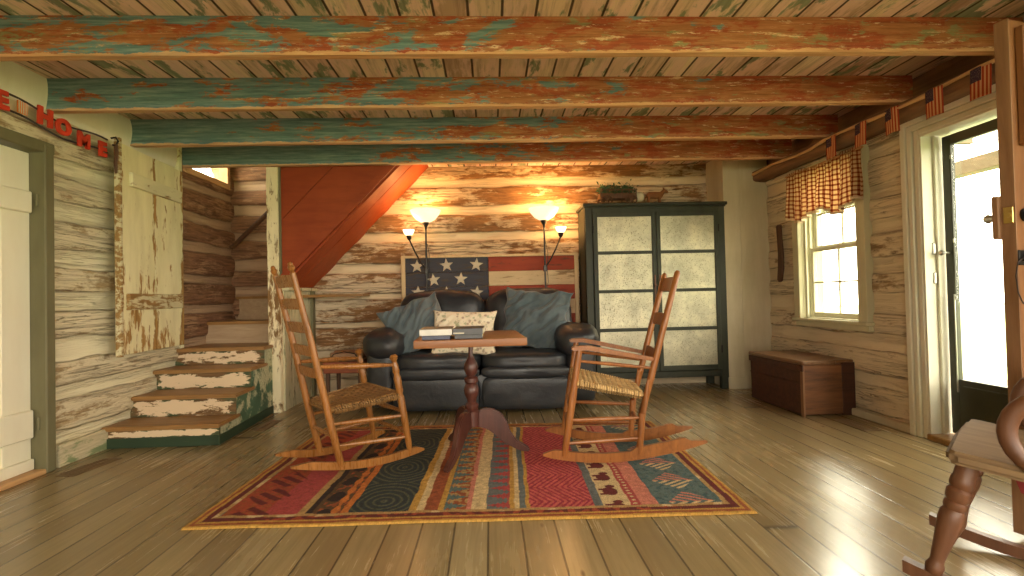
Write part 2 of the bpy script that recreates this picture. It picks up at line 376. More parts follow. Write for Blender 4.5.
M['weave_dark'] = mat_weave('rush_seat_brown', (.26, .13, .040), (.36, .20, .07))
M['weave_light'] = mat_weave('rush_seat_straw', (.50, .31, .12), (.66, .45, .20))

def mat_attr(name, rough=.9, fuzz=True):
    g = G(name); c = g.attr('col')[0]
    n = g.noise(g.map(g.obj, (60, 60, 60)), 3, 3, .6)
    col = g.mix(g.ramp(n, [(.3, .35), (.7, 0.)]), c, (.05, .03, .02))
    return g.out(col, rough, g.bump(n, .5, .006) if fuzz else None, spec=.15)
M['rug'] = mat_attr('woven_rug')
def mat_gingham():
    g = G('gingham_cloth'); uv = g.attr('uvg')[1]; u, v, _ = g.sep(uv)
    s = 33.
    a = g.ma('GREATER_THAN', g.ma('FRACT', g.ma('MULTIPLY', u, s)), .62); b = g.ma('GREATER_THAN', g.ma('FRACT', g.ma('MULTIPLY', v, s)), .62)
    t = g.ma('MULTIPLY', g.ma('ADD', a, b), .5)
    col = g.ramp(t, [(0, (.84, .68, .44)), (.5, (.50, .23, .13)), (1, (.28, .07, .045))])
    d = g.t.nodes.new('ShaderNodeBsdfDiffuse'); tr = g.t.nodes.new('ShaderNodeBsdfTranslucent'); mx = g.t.nodes.new('ShaderNodeMixShader')
    g.put(d.inputs[0], col); g.put(tr.inputs[0], col); mx.inputs[0].default_value = .72
    g.t.links.new(d.outputs[0], mx.inputs[1]); g.t.links.new(tr.outputs[0], mx.inputs[2])
    g.t.links.new(mx.outputs[0], g.t.nodes['Material Output'].inputs[0])
    return g.m
M['gingham'] = mat_gingham()
def mat_flagcloth():
    g = G('small_flag_cloth'); uv = g.attr('uvg')[1]; u, v, _ = g.sep(uv)
    st = g.ma('GREATER_THAN', g.ma('FRACT', g.ma('MULTIPLY', u, 5.5)), .5)
    col = g.mix(st, (.34, .045, .02), (.60, .33, .15))
    can = g.ma('MULTIPLY', g.ma('LESS_THAN', u, .52), g.ma('GREATER_THAN', v, .55))
    n = g.noise(g.map(uv, (14, 18, 1)), 2, 2)
    col = g.mix(can, col, g.mix(g.ramp(n, [(.6, 0.), (.64, .6)]), (.045, .025, .045), (.4, .3, .25)))
    return g.out(col, .9, spec=.2)
M['flagcloth'] = mat_flagcloth()
def mat_glass():
    m = bpy.data.materials.new('window_glass'); m.use_nodes = True; t = m.node_tree; t.nodes.remove(t.nodes['Principled BSDF'])
    tr = t.nodes.new('ShaderNodeBsdfTransparent'); gl = t.nodes.new('ShaderNodeBsdfGlossy'); mx = t.nodes.new('ShaderNodeMixShader')
    tr.inputs[0].default_value = (.96, .98, .95, 1); gl.inputs['Roughness'].default_value = .03; mx.inputs[0].default_value = .06
    t.links.new(tr.outputs[0], mx.inputs[1]); t.links.new(gl.outputs[0], mx.inputs[2]); t.links.new(mx.outputs[0], t.nodes['Material Output'].inputs[0])
    return m
M['glass'] = mat_glass()

# ================================================================== mesh helpers
def obj(name, bm, mat, parent=None, smooth=35, loc=None, rot=None):
    me = bpy.data.meshes.new(name)
    bm.to_mesh(me); bm.free()
    if smooth:
        me.shade_smooth()
        if smooth < 180: me.set_sharp_from_angle(angle=math.radians(smooth))
    me.materials.append(M[mat] if isinstance(mat, str) else mat)
    o = bpy.data.objects.new(name, me); C.objects.link(o)
    if parent: o.parent = parent
    if loc: o.location = loc
    if rot: o.rotation_euler = rot
    return o

def NB(): return bmesh.new()

def box(bm, x0, x1, y0, y1, z0, z1, bev=0, mtx=None, seg=1):
    r = bmesh.ops.create_cube(bm, size=1)['verts']
    S = Matrix.Translation(((x0 + x1) / 2, (y0 + y1) / 2, (z0 + z1) / 2)) @ Matrix.Diagonal((abs(x1 - x0), abs(y1 - y0), abs(z1 - z0), 1))
    bmesh.ops.transform(bm, matrix=S, verts=r)
    if bev:
        ed = list({e for v in r for e in v.link_edges})
        rb = bmesh.ops.bevel(bm, geom=ed, offset=bev, segments=seg, affect='EDGES', profile=.6)
        r = list({v for f in rb['faces'] for v in f.verts} | {v for v in r if v.is_valid})
    if mtx is not None: bmesh.ops.transform(bm, matrix=mtx, verts=[v for v in r if v.is_valid])
    return bm

def tube(bm, pts, rad, seg=12, flat=None, cap=True, up=Vector((0, 0, 1))):
    """sweep a round (or elliptic: flat=(a,b)) section along pts"""
    pts = [Vector(p) for p in pts]; n = len(pts)
    if not isinstance(rad, (list, tuple)): rad = [rad] * n
    rings = []
    for i, p in enumerate(pts):
        t = (pts[min(i + 1, n - 1)] - pts[max(i - 1, 0)]).normalized()
        u = up if abs(t.dot(up)) < .97 else Vector((0, 1, 0))
        a = t.cross(u).normalized(); b = a.cross(t).normalized()
        fa, fb = flat if flat else (1, 1)
        rings.append([bm.verts.new(p + a * (math.cos(k * 2 * PI / seg) * rad[i] * fa) + b * (math.sin(k * 2 * PI / seg) * rad[i] * fb)) for k in range(seg)])
    for i in range(n - 1):
        for k in range(seg):
            bm.faces.new((rings[i][k], rings[i][(k + 1) % seg], rings[i + 1][(k + 1) % seg], rings[i + 1][k]))
    if cap:
        bm.faces.new(rings[0][::-1]); bm.faces.new(rings[-1])
    return bm

def turned(bm, a, b, prof, seg=14):
    """turned spindle from a to b; prof = [(t, r)]"""
    a, b = Vector(a), Vector(b)
    return tube(bm, [a.lerp(b, t) for t, r in prof], [max(r, .0008) for t, r in prof], seg)

def lathe(bm, prof, seg=24, origin=(0, 0, 0)):
    o = Vector(origin); rings = []
    for r, z in prof:
        rings.append([bm.verts.new(o + Vector((math.cos(k * 2 * PI / seg) * max(r, .0005), math.sin(k * 2 * PI / seg) * max(r, .0005), z))) for k in range(seg)])
    for i in range(len(prof) - 1):
        for k in range(seg):
            bm.faces.new((rings[i][k], rings[i][(k + 1) % seg], rings[i + 1][(k + 1) % seg], rings[i + 1][k]))
    bm.faces.new(rings[0][::-1]); bm.faces.new(rings[-1])
    return bm

def prism(bm, pts2, d0, d1, plane='xz'):
    """extrude a 2D outline: plane xz -> along y, yz -> along x, xy -> along z"""
    def P(a, b, d): return {'xz': (a, d, b), 'yz': (d, a, b), 'xy': (a, b, d)}[plane]
    A = [bm.verts.new(P(a, b, d0)) for a, b in pts2]; B = [bm.verts.new(P(a, b, d1)) for a, b in pts2]
    n = len(A)
    bm.faces.new(A); bm.faces.new(B[::-1])
    for i in range(n): bm.faces.new((A[i], B[i], B[(i + 1) % n], A[(i + 1) % n]))
    bmesh.ops.recalc_face_normals(bm, faces=bm.faces[:])
    return bm

def soft(bm, c, s, p=5, n=10, wr=0, ws=6, seed=0, mtx=None):
    """rounded cushion block: super-ellipsoid of half sizes s about c"""
    N_ = n + 1; dd = {}; vs = []
    def gv(i, j, k):
        if (i, j, k) not in dd:
            v = bm.verts.new((math.tan((i / N_ * 2 - 1) * PI / 4), math.tan((j / N_ * 2 - 1) * PI / 4), math.tan((k / N_ * 2 - 1) * PI / 4))); dd[(i, j, k)] = v; vs.append(v)
        return dd[(i, j, k)]
    for i in range(N_):
        for j in range(N_):
            bm.faces.new((gv(i, j, 0), gv(i, j + 1, 0), gv(i + 1, j + 1, 0), gv(i + 1, j, 0))); bm.faces.new((gv(i, j, N_), gv(i + 1, j, N_), gv(i + 1, j + 1, N_), gv(i, j + 1, N_)))
            bm.faces.new((gv(i, 0, j), gv(i + 1, 0, j), gv(i + 1, 0, j + 1), gv(i, 0, j + 1))); bm.faces.new((gv(i, N_, j), gv(i, N_, j + 1), gv(i + 1, N_, j + 1), gv(i + 1, N_, j)))
            bm.faces.new((gv(0, i, j), gv(0, i, j + 1), gv(0, i + 1, j + 1), gv(0, i + 1, j))); bm.faces.new((gv(N_, i, j), gv(N_, i + 1, j), gv(N_, i + 1, j + 1), gv(N_, i, j + 1)))
    for v in vs:
        q = v.co.copy(); l = (abs(q.x) ** p + abs(q.y) ** p + abs(q.z) ** p) ** (1 / p)
        q /= l; nrm = Vector((q.x / s[0], q.y / s[1], q.z / s[2])).normalized()
        q = Vector((q.x * s[0], q.y * s[1], q.z * s[2]))
        if wr:
            q += nrm * wr * noise.fractal(q * ws + Vector((seed, 3 * seed, 0)), 1, 2, 3)
        v.co = q + Vector(c)
        if mtx is not None: v.co = mtx @ v.co
    return bm

def pillow(bm, w, h, t, wr=.008, seed=0, n=44):
    """scatter pillow in the xz plane, pinched corners, drawn creases"""
    L = {}
    for side in (1, -1):
        for i in range(n + 1):
            for j in range(n + 1):
                u, v = i / n * 2 - 1, j / n * 2 - 1
                edge = (i in (0, n)) or (j in (0, n))
                if side == -1 and edge: L[(i, j, -1)] = L[(i, j, 1)]; continue
                e = max(0, (1 - abs(u) ** 2.3)) ** .5 * max(0, (1 - abs(v) ** 2.3)) ** .5
                pin = 1 - .10 * (1 - u * u) * abs(v) ** 2 - 0 * u
                pin2 = 1 - .10 * (1 - v * v) * abs(u) ** 2
                x = u * w / 2 * pin2; z = v * h / 2 * pin
                y = side * t / 2 * e ** .8
                fx = .8 * noise.noise(Vector((x * 3 + z * 3 + seed, (z - x) * 13, seed * 2 + side * 3))) + .45 * noise.noise(Vector((x * 7 + z * 7, (z - x) * 26, seed)))
                y += fx * wr * 2.4 * min(1, e * 2) * side
                x += wr * noise.noise(Vector((z * 8, seed, 1))) ; z += wr * noise.noise(Vector((x * 8, seed, 5)))
                L[(i, j, side)] = bm.verts.new((x, y, z))
    for side in (1, -1):
        for i in range(n):
            for j in range(n):
                q = [L[(i, j, side)], L[(i + 1, j, side)], L[(i + 1, j + 1, side)], L[(i, j + 1, side)]]
                bm.faces.new(q if side == -1 else q[::-1])
    return bm

def thing(name, label, cat, loc=(0, 0, 0), rz=0, group=None):
    o = bpy.data.objects.new(name, None); C.objects.link(o); o.location = loc; o.rotation_euler = (0, 0, rz)
    o.empty_display_size = .1
    return tag(o, label, cat, group)
def tag(o, label, cat, group=None):
    o['label'] = label; o['category'] = cat
    if group: o['group'] = group
    return o
def struct(o, label=None, cat=None):
    o['kind'] = 'structure'
    if label: o['label'] = label
    if cat: o['category'] = cat
    return o
def dup(root, loc=None, rz=None, label=None, group=None):
    r = root.copy(); C.objects.link(r)
    if loc: r.location = loc
    if rz is not None: r.rotation_euler = (0, 0, rz)
    if label: r['label'] = label
    if group: r['group'] = group
    for ch in list(root.children):
        c = ch.copy(); C.objects.link(c); c.parent = r
        for gch in ch.children:
            d = gch.copy(); C.objects.link(d); d.parent = c
    return r

# ================================================================== log walls
def log_wall(name, mat, axis, fixed, sgn, a0, a1, z0, z1, rows, holes=(), res=.022, depth=.024, seed=0, back=.16):
    """axis: 'x' wall plane at x=fixed running along y; 'y' wall plane at y=fixed along x. sgn = direction of the room."""
    bm = NB(); lm = bm.verts.layers.float.new('m'); lu = bm.verts.layers.float_vector.new('uv2')
    na = max(2, int((a1 - a0) / res)); nz = max(2, int((z1 - z0) / res))
    def P(a, z, d):
        return (fixed + sgn * d, a, z) if axis == 'x' else (a, fixed + sgn * d, z)
    grid = {}
    cells = []
    for i in range(na):
        for j in range(nz):
            ac = a0 + (i + .5) * (a1 - a0) / na; zc = z0 + (j + .5) * (z1 - z0) / nz
            if any(h[0] - .028 < ac < h[1] + .028 and h[2] - .028 < zc < h[3] + .028 for h in holes): continue
            cells.append((i, j))
    def vert(i, j):
        if (i, j) in grid: return grid[(i, j)]
        a = a0 + i * (a1 - a0) / na; z = z0 + j * (z1 - z0) / nz
        m = 0; row = 0
        for k, (rz, rh) in enumerate(rows):
            w1 = .018 * noise.noise(Vector((a * 1.7, k * 3.1 + seed, 0))) + .010 * noise.noise(Vector((a * 6, k * 5.3 + seed, 1)))
            w2 = .018 * noise.noise(Vector((a * 1.9, k * 7.7 + seed, 5))) + .010 * noise.noise(Vector((a * 7, k * 2.3 + seed, 2)))
            top = rz + rh + w1; bot = rz - rh + w2
            q = min(top - z, z - bot) / .018
            q = max(0, min(1, q * .5 + .5))
            if q > m: m = q; row = k
        n = noise.fractal(Vector((a * 3.5, z * 13, row * 2.1 + seed)), 1, 2, 4)
        d = depth * m + (.006 * n) * m + .006 * noise.noise(Vector((a * 2, z * 6, seed + 9))) * (1 - m)
        v = bm.verts.new(P(a, z, d)); v[lm] = m; v[lu] = Vector((a, z, row * 1.7 + seed + (0 if m > .5 else .4)))
        grid[(i, j)] = v
        return v
    for i, j in cells:
        q = [vert(i, j), vert(i + 1, j), vert(i + 1, j + 1), vert(i, j + 1)]
        flip = (axis == 'x') == (sgn > 0)
        bm.faces.new(q if flip else q[::-1])
    # thickness behind
    bd = [e for e in bm.edges if e.is_boundary]
    r = bmesh.ops.extrude_edge_only(bm, edges=bd)
    vs = [v for v in r['geom'] if isinstance(v, bmesh.types.BMVert)]
    off = Vector((-sgn * back, 0, 0)) if axis == 'x' else Vector((0, -sgn * back, 0))
    for v in vs: v.co += off; v[lm] = 0
    o = obj(name, bm, mat, smooth=60)
    return struct(o)

def rows(z0, n, pitch, half, jit=.012, rs=1):
    r = random.Random(rs)
    return [(z0 + i * pitch + r.uniform(-jit, jit), half + r.uniform(-.014, .016)) for i in range(n)]

# openings ----------------------------------------------------------
D1 = (2.00, 2.86, 0, 1.80)            # left plank door
W2 = (4.17, 4.86, 2.05, 2.85)         # upstairs window on the stair
DR = (1.92, 2.885, 0, 1.86)            # right doorway
W1 = (3.40, 4.06, .695, 1.86)          # right window
W3 = (-1.5, .9, .55, 1.95)            # right wall, beside the camera; unseen opening added to let in daylight
log_wall('wall_left', 'log_left', 'x', XL, 1, YF, 4.09, 0, 2.05, rows(.28, 7, .268, .076, rs=2), [D1], seed=1)
log_wall('wall_stair', 'log_stair', 'x', XL, 1, 4.09, YB, 0, 2.95, rows(.20, 11, .268, .092, rs=2), [W2], seed=4)
log_wall('wall_back', 'log_back', 'y', YB, -1, -1.77, XR, 0, 2.27, rows(.25, 8, .282, .098, rs=5), seed=7)
log_wall('wall_stair', 'log_stair', 'y', YB, -1, XL, -1.75, 0, 2.95, rows(.12, 11, .262, .08, rs=3), seed=9)
log_wall('wall_right', 'log_right', 'x', XR, -1, YF, YB, 0, 2.03, rows(.16, 8, .262, .072, rs=8), [DR, W1, W3], seed=12, depth=.014)

def hole_wall(bm, x0, x1, z0, z1, holes, y0, y1):
    xs = sorted({x0, x1} | {h[0] for h in holes} | {h[1] for h in holes}); zs = sorted({z0, z1} | {h[2] for h in holes} | {h[3] for h in holes})
    for a, b in zip(xs, xs[1:]):
        for c, d in zip(zs, zs[1:]):
            if any(h[0] <= (a + b) / 2 <= h[1] and h[2] <= (c + d) / 2 <= h[3] for h in holes): continue
            box(bm, a, b, y0, y1, c, d)
    return bm
WREAR = [(-1.9, -.3, .5, 2.0), (.5, 2.3, .5, 2.0)]  # unseen openings behind the camera, added to bring in frontal daylight
struct(obj('wall_front', hole_wall(NB(), XL - .16, XR + .16, 0, 2.27, WREAR, YF - .16, YF), 'rearwall', smooth=0))
# white top log on the left, plain boarding above the plate on the right
bm = NB()
n = 90
def toplog(bm, x, sgn, z0, z1, y0, y1, amp, bulge):
    prev = None
    for i in range(n + 1):
        y = y0 + (y1 - y0) * i / n; ring = []
        for k in range(9):
            t = k / 8; z = z0 + (z1 - z0) * t
            d = bulge * math.sin(PI * t) ** .7 + amp * noise.noise(Vector((y * 1.5, z * 6, 3)))
            ring.append(bm.verts.new((x + sgn * d, y, z)))
        ring += [bm.verts.new((x - sgn * .14, y, z1)), bm.verts.new((x - sgn * .14, y, z0))]
        if prev:
            for k in range(len(ring)): bm.faces.new((prev[k], prev[(k + 1) % len(ring)], ring[(k + 1) % len(ring)], ring[k]))
        else: bm.faces.new(ring)
        prev = ring
    bm.faces.new(prev[::-1]); bmesh.ops.recalc_face_normals(bm, faces=bm.faces[:])
    return bm
struct(obj('trim_1', toplog(bm, XL, 1, 2.04, ZC + .02, YF, 4.14, .008, .020), 'whitelog', smooth=50), 'white-painted top log of the left wall')
bm = NB(); box(bm, XR + .02, XR + .16, YF, YB, 2.02, ZC + .03); struct(obj('trim_2', bm, 'plate', smooth=0), 'dark brown boarding above the plate log')
# plate log
def plate_bm():
    bm = NB(); prev = None; m = 110
    for i in range(m + 1):
        y = YF + (4.56 - YF) * i / m; ring = []
        for k in range(20):
            a = k / 20 * 2 * PI; c, s = math.cos(a), math.sin(a)
            l = (abs(c) ** 3.5 + abs(s) ** 3.5) ** (-1 / 3.5)
            d = 1 + .16 * noise.noise(Vector((y * 1.4, c * 1.5, s * 1.5))) + .05 * noise.noise(Vector((y * 7, c * 3, s * 3)))
            ring.append(bm.verts.new((2.605 + c * l * .078 * d, y, 2.018 + s * l * .056 * d + .010 * noise.noise(Vector((y * .9, 0, 0))))))
        if prev:
            for k in range(20): bm.faces.new((prev[k], prev[(k + 1) % 20], ring[(k + 1) % 20], ring[k]))
        else: bm.faces.new(ring)
        prev = ring
    bm.faces.new(prev[::-1]); bmesh.ops.recalc_face_normals(bm, faces=bm.faces[:])
    return bm
struct(obj('trim_3', plate_bm(), 'plate', smooth=50), 'rough brown hewn plate log along the right wall')

# floor / ceiling ----------------------------------------------------
bm = NB(); box(bm, XL - .16, XR + .16, YF - .16, YB + .16, -.12, 0); struct(obj('floor', bm, 'floor', smooth=0))
bm = NB()
box(bm, XL - .16, XR + .16, YF - .16, 4.235, ZC, ZC + .04)
box(bm, -.60, XR + .16, 4.235, YB + .16, ZC, ZC + .04)
struct(obj('ceiling', bm, 'ceiling', smooth=0))
bm = NB()           # stairwell shaft above the room ceiling
box(bm, XL - .16, -.50, 4.16, 4.235, ZC + .04, 3.0); box(bm, -.60, -.50, 4.2, YB + .1, ZC + .04, 3.0)
box(bm, XL - .16, -.50, 4.16, YB + .16, 2.95, 3.05); box(bm, -1.75, -.5, YB, YB + .1, 2.2, 3.0)
struct(obj('wall_shaft', bm, 'plaster', smooth=0))
# joists ---------------------------------------------------------------
for k, yb in enumerate((-1.7, -1.05, -.38, .29, .95, 1.62, 2.325, 2.96, 3.615, 4.185)):
    bm = NB(); m = 60
    zl = ZJ - .004; prev = None
    for i in range(m + 1):
        x = XL - .01 + (2.66 - XL) * i / m
        if k == 9: x = XL - .01 + (2.66 - XL) * i / m
        w = lambda q: .004 * noise.noise(Vector((x * 2, q, k * 3.3)))
        zb = ZJ - .022 * (2.66 - x) / 5.2 - .003
        ring = [bm.verts.new(p) for p in ((x, yb - .045 + w(1), zb + w(2)), (x, yb - .048 + w(3), zb + .09), (x, yb - .045 + w(4), ZC + .01), (x, yb + w(5), ZC + .01), (x, yb + w(6), zb + w(7)))]
        if prev:
            for q in range(5): bm.faces.new((prev[q], prev[(q + 1) % 5], ring[(q + 1) % 5], ring[q]))
        else: bm.faces.new(ring)
        prev = ring
    bm.faces.new(prev[::-1]); bmesh.ops.recalc_face_normals(bm, faces=bm.faces[:])
    struct(obj('ceiling_beam', bm, M['beam'][{6: 0, 7: 1, 8: 2, 9: 3}.get(k, k % 3)], smooth=40))
# corner box beside the cupboard
bm = NB(); box(bm, 2.243, XR, 4.575, YB, 0, ZC + .01, .004); box(bm, 2.243 - .004, 2.43, 4.563, 4.6, 0, .11, .003)
for xx in (2.40,): box(bm, xx, xx + .006, 4.571, 4.58, .11, ZC)
struct(obj('pillar', bm, 'plaster', smooth=30), 'cream boarded corner box beside the green cupboard')
# baseboards
bm = NB(); box(bm, XL, XL + .035, 2.95, 3.36, 0, .13, .004); struct(obj('baseboard_left', bm, 'baseboard'))
bm = NB(); box(bm, XR - .05, XR, 2.99, 4.57, 0, .05, .006); struct(obj('baseboard_right', bm, 'plaster'))

bm = NB(); box(bm, XL - .02, XL + .034, 4.075, 4.115, .56, ZC, .003); struct(obj('trim_5', bm, 'stairdoor_pale'), 'cream casing strip where the stairwell meets the left wall')
# ================================================================== left plank door
def bar(bm, *a, **k): return box(bm, *a, **k)
bm = NB()
for i in range(5):
    y0 = D1[0] + i * (D1[1] - D1[0]) / 5; box(bm, XL - .065, XL - .035, y0 + .003, y0 + .169, .03, 1.795, .004)
d = struct(obj('door_1', bm, 'door_white'), 'cream-painted plank door with horizontal battens in the left wall')
for z0, z1 in ((1.455, 1.575), (.205, .36)):
    bm = NB(); box(bm, XL - .036, XL - .008, D1[0] + .03, D1[1] - .015, z0, z1, .006); obj('batten', bm, 'door_white', d)
bm = NB(); box(bm, XL - .036, XL - .012, D1[0], D1[1] - .01, .03, .09, .004); obj('bottom_rail', bm, 'door_white', d)
for z in (1.53, .28):
    bm = NB(); tube(bm, [(XL + .004, 2.856, z - .035), (XL + .004, 2.856, z + .035)], .007, 8); obj('hinge', bm, 'olive', d)
bm = NB()
box(bm, XL - .10, XL + .046, D1[1], D1[1] + .062, 0, 1.85, .006); box(bm, XL - .10, XL + .040, D1[0] - .072, D1[0], 0, 1.85, .006)
box(bm, XL - .10, XL + .042, D1[0] - .072, D1[1] + .072, D1[3], 1.865, .006)
obj('door_frame', bm, 'olive', d)
bm = NB(); box(bm, XL - .12, XL + .045, D1[0], D1[1], 0, .028, .005); obj('threshold', bm, 'rod', d)

# ================================================================== open stair door lying against the left wall
ang = math.atan2(-2.50 + 2.425, 4.12 - 3.32)
sd = thing('stair_door', 'tall yellow-cream flaking plank door swung open against the left log wall', 'door', (-2.412, 3.325, .60), 0)
mt = Matrix.Rotation(-(ang), 4, 'Z') @ Matrix.Identity(4)
sd.rotation_euler = (0, 0, -(-ang)) if False else (0, 0, math.atan2(-( -2.495 + 2.425), 4.12 - 3.325))
w_sd = .755; h_sd = 1.40
for (a, b) in ((0, .365), (.372, w_sd)):
    bm = NB(); box(bm, -.028, 0, a, b, 0, h_sd - (.0), .003); obj('plank', bm, 'stairdoor', sd)
for z0, z1 in ((1.13, 1.225), (.295, .405)):
    bm = NB(); box(bm, 0, .026, .07 if z0 > 1 else .03, w_sd - .06, z0, z1, .005); obj('batten', bm, 'stairdoor_pale' if z0 > 1 else 'stairdoor_batten', sd)
bm = NB(); box(bm, -.034, .004, -.022, .002, -.01, h_sd + .03, .003); obj('edge_strip', bm, 'stairdoor_batten', sd)
# hook and strap hanging at the top of it
h = thing('wall_hook', 'small black iron hook with dark strap at the top of the open stair door', 'hook', (-2.45, 3.29, 1.99))
bm = NB(); tube(bm, [(0, 0, .03), (.03, 0, .035), (.045, 0, .01), (.03, 0, -.02), (.01, 0, -.015)], .006, 8); obj('hook', bm, 'iron', h)
bm = NB(); tube(bm, [(.03, 0, -.01), (.032, .004, -.06), (.03, -.004, -.13), (.03, 0, -.20)], [.012, .014, .013, .010], 8, (1, .5)); obj('strap', bm, 'darkwood', h)

# ================================================================== staircase
st = thing('staircase', 'worn green and cream painted winding steps rising beside the left wall', 'stairs', (0, 0, 0))
noses = [(3.31, .140), (3.555, .288), (3.80, .435), (4.05, .570)]
xr = [-1.80, -1.812, -1.824, -1.836]
for k, (y, z) in enumerate(noses):
    y2 = noses[k + 1][0] + .05 if k < 3 else 4.50
    bm = NB()
    prism(bm, [(XL, y - .022), (xr[k] + .014, y - .022), (xr[k] - .004, y2), (XL, y2)], z - .028, z, 'xy')
    bmesh.ops.bevel(bm, geom=bm.edges[:], offset=.007, segments=2, affect='EDGES')
    obj('tread', bm, 'tread', st)
    bm = NB(); zb = 0.062 if k == 0 else noses[k - 1][1]
    box(bm, XL, xr[k], y, y + .022, zb, z - .028, .002); obj('riser', bm, 'riser', st)
bm = NB(); box(bm, XL, xr[0] + .006, 3.298, 3.33, 0, .064, .003); obj('kick_board', bm, 'stepbase', st)
# right-hand stringer, stepped outline
bm = NB(); out_ = [(3.312, .03), (3.312, .112)]
for k, (y, z) in enumerate(noses):
    if k: out_.append((y, z - .028))
    nx = noses[k + 1][0] if k < 3 else 4.22
    out_.append((nx, z - .028))
out_.append((4.22, .03))
prism(bm, [(a + .005, b) for a, b in out_], -1.835, -1.800, 'yz')
for v in bm.verts: v.co.x -= (v.co.y - 3.31) * .045
obj('stringer', bm, 'stringer', st)
bm = NB(); box(bm, -1.835, -1.792, 3.298, 4.20, 0, .062, .003)
for v in bm.verts: v.co.x -= (v.co.y - 3.31) * .045
obj('kick_board', bm, 'stepbase', st)
# upper winder steps
bm = NB(); prism(bm, [(XL, 4.46), (-1.87, 4.40), (-1.87, 4.93), (XL, 4.93)], .735, .762, 'xy'); obj('tread', bm, 'tread', st)
bm = NB(); prism(bm, [(XL, 4.48), (-1.87, 4.42), (-1.87, 4.45), (XL, 4.51)], .57, .735, 'xy'); obj('riser', bm, 'pinkriser', st)
bm = NB(); prism(bm, [(-2.50, 4.93), (-1.87, 4.66), (-1.20, 4.66), (-1.2, 4.93)], .960, .985, 'xy'); obj('tread', bm, 'tread', st)
bm = NB(); prism(bm, [(-2.48, 4.93), (-1.87, 4.68), (-1.87, 4.70), (-2.44, 4.93)], .762, .960, 'xy'); obj('riser', bm, 'pinkriser', st)
# corner post, wavy hewn edge
bm = NB(); prev = None
for i in range(61):
    z = ZC * i / 60
    a = .006 * noise.noise(Vector((z * 7, 0, 0))) + .003 * noise.noise(Vector((z * 22, 3, 0))); b = .006 * noise.noise(Vector((z * 8, 5, 2)))
    ring = [bm.verts.new(p) for p in ((-1.868 + a, 4.20, z), (-1.775 + b, 4.20, z), (-1.768 + b, 4.215, z), (-1.768 + b, 4.30, z), (-1.868 + a, 4.30, z))]
    if prev:
        for q in range(5): bm.faces.new((prev[q], prev[(q + 1) % 5], ring[(q + 1) % 5], ring[q]))
    else: bm.faces.new(ring)
    prev = ring
bm.faces.new(prev[::-1]); bmesh.ops.recalc_face_normals(bm, faces=bm.faces[:])
obj('corner_post', bm, 'post', st)['label'] = 'cream flaking corner post'
bm = NB(); box(bm, -1.768, -1.752, 4.20, 4.245, 1.08, ZC, .002); obj('edge_strip', bm, 'olive', st)
# under-stair panel of vertical boards and ledge
for i in range(4):
    y0 = 4.245 + i * .175; bm = NB(); box(bm, -1.775, -1.755, y0 + .002, y0 + .171, 0, 1.02, .003); obj('side_board', bm, 'understair', st)
bm = NB(); box(bm, -1.80, -1.71, 4.235, YB, 1.02, 1.05, .005); obj('ledge', bm, 'understair', st)
bm = NB(); box(bm, -1.757, -1.73, YB - .10, YB - .03, 0, 1.02, .004); obj('edge_strip', bm, 'olive', st)
# red diagonal boards: vertical cheek at the front and sloping underside
sl = 1.02; x0s, z0s = -1.755, 1.085
def zs(x): return z0s + (x - x0s) * sl
nrm = Vector((-sl, 0, 1)).normalized(); tg = Vector((1, 0, sl)).normalized()
def cheek(lo, hi, y0, y1, name='cheek_board'):
    """board between perpendicular offsets lo..hi above the soffit line, clipped at x0s and the ceiling"""
    def off(o): return o / nrm.z           # vertical offset
    ztop = ZC + .005; pts = []
    a0 = zs(x0s) + off(lo); a1 = zs(x0s) + off(hi)
    xt0 = x0s + (ztop - a0) / sl; xt1 = x0s + (ztop - a1) / sl
    pts = [(x0s, a0), (xt0, ztop)]
    if a1 < ztop: pts += [(xt1, ztop), (x0s, a1)]
    else: pts += [(x0s, ztop)]
    b = NB(); prism(b, pts, y0, y1, 'xz'); return obj(name, b, 'red', st)
cheek(-.005, .050, 4.195, 4.235, 'stringer_edge')
cheek(.053, .37, 4.215, 4.235); cheek(.374, .66, 4.213, 4.233); cheek(.664, .95, 4.215, 4.235)
bm = NB()
L = math.hypot(1, sl)
for i, (ya, yb_) in enumerate(((4.235, 4.47), (4.474, 4.71), (4.714, YB))):
    b = NB(); d = (0, -.004, .003)[i]
    prism(b, [(x0s, z0s - .03 + d), (x0s + 1.17, z0s - .03 + 1.17 * sl + d), (x0s + 1.17, z0s + 1.17 * sl + d), (x0s, z0s + d)], ya, yb_, 'xz')
    obj('soffit_board', b, 'red', st)
bm = NB(); tube(bm, [(-2.50, 4.86, 1.46), (-1.95, 4.60, 1.83)], .022, 10); obj('handrail', bm, 'darkwood', st)
# stair window
fw = struct(obj('window_2', hole_frame := (lambda: (lambda b: (box(b, XL - .05, XL + .035, W2[0], W2[1], W2[2] - .03, W2[2] + .025, .003), box(b, XL - .05, XL + .03, W2[1] - .035, W2[1] + .01, W2[2], W2[3], .003), box(b, XL - .05, XL + .03, W2[0], W2[0] + .03, W2[2], W2[3], .003), b)[-1])(NB()))(), 'rod'))
bm = NB(); box(bm, XL - .04, XL - .035, W2[0], W2[1], W2[2], W2[3]); obj('pane', bm, 'glass', fw, smooth=0)

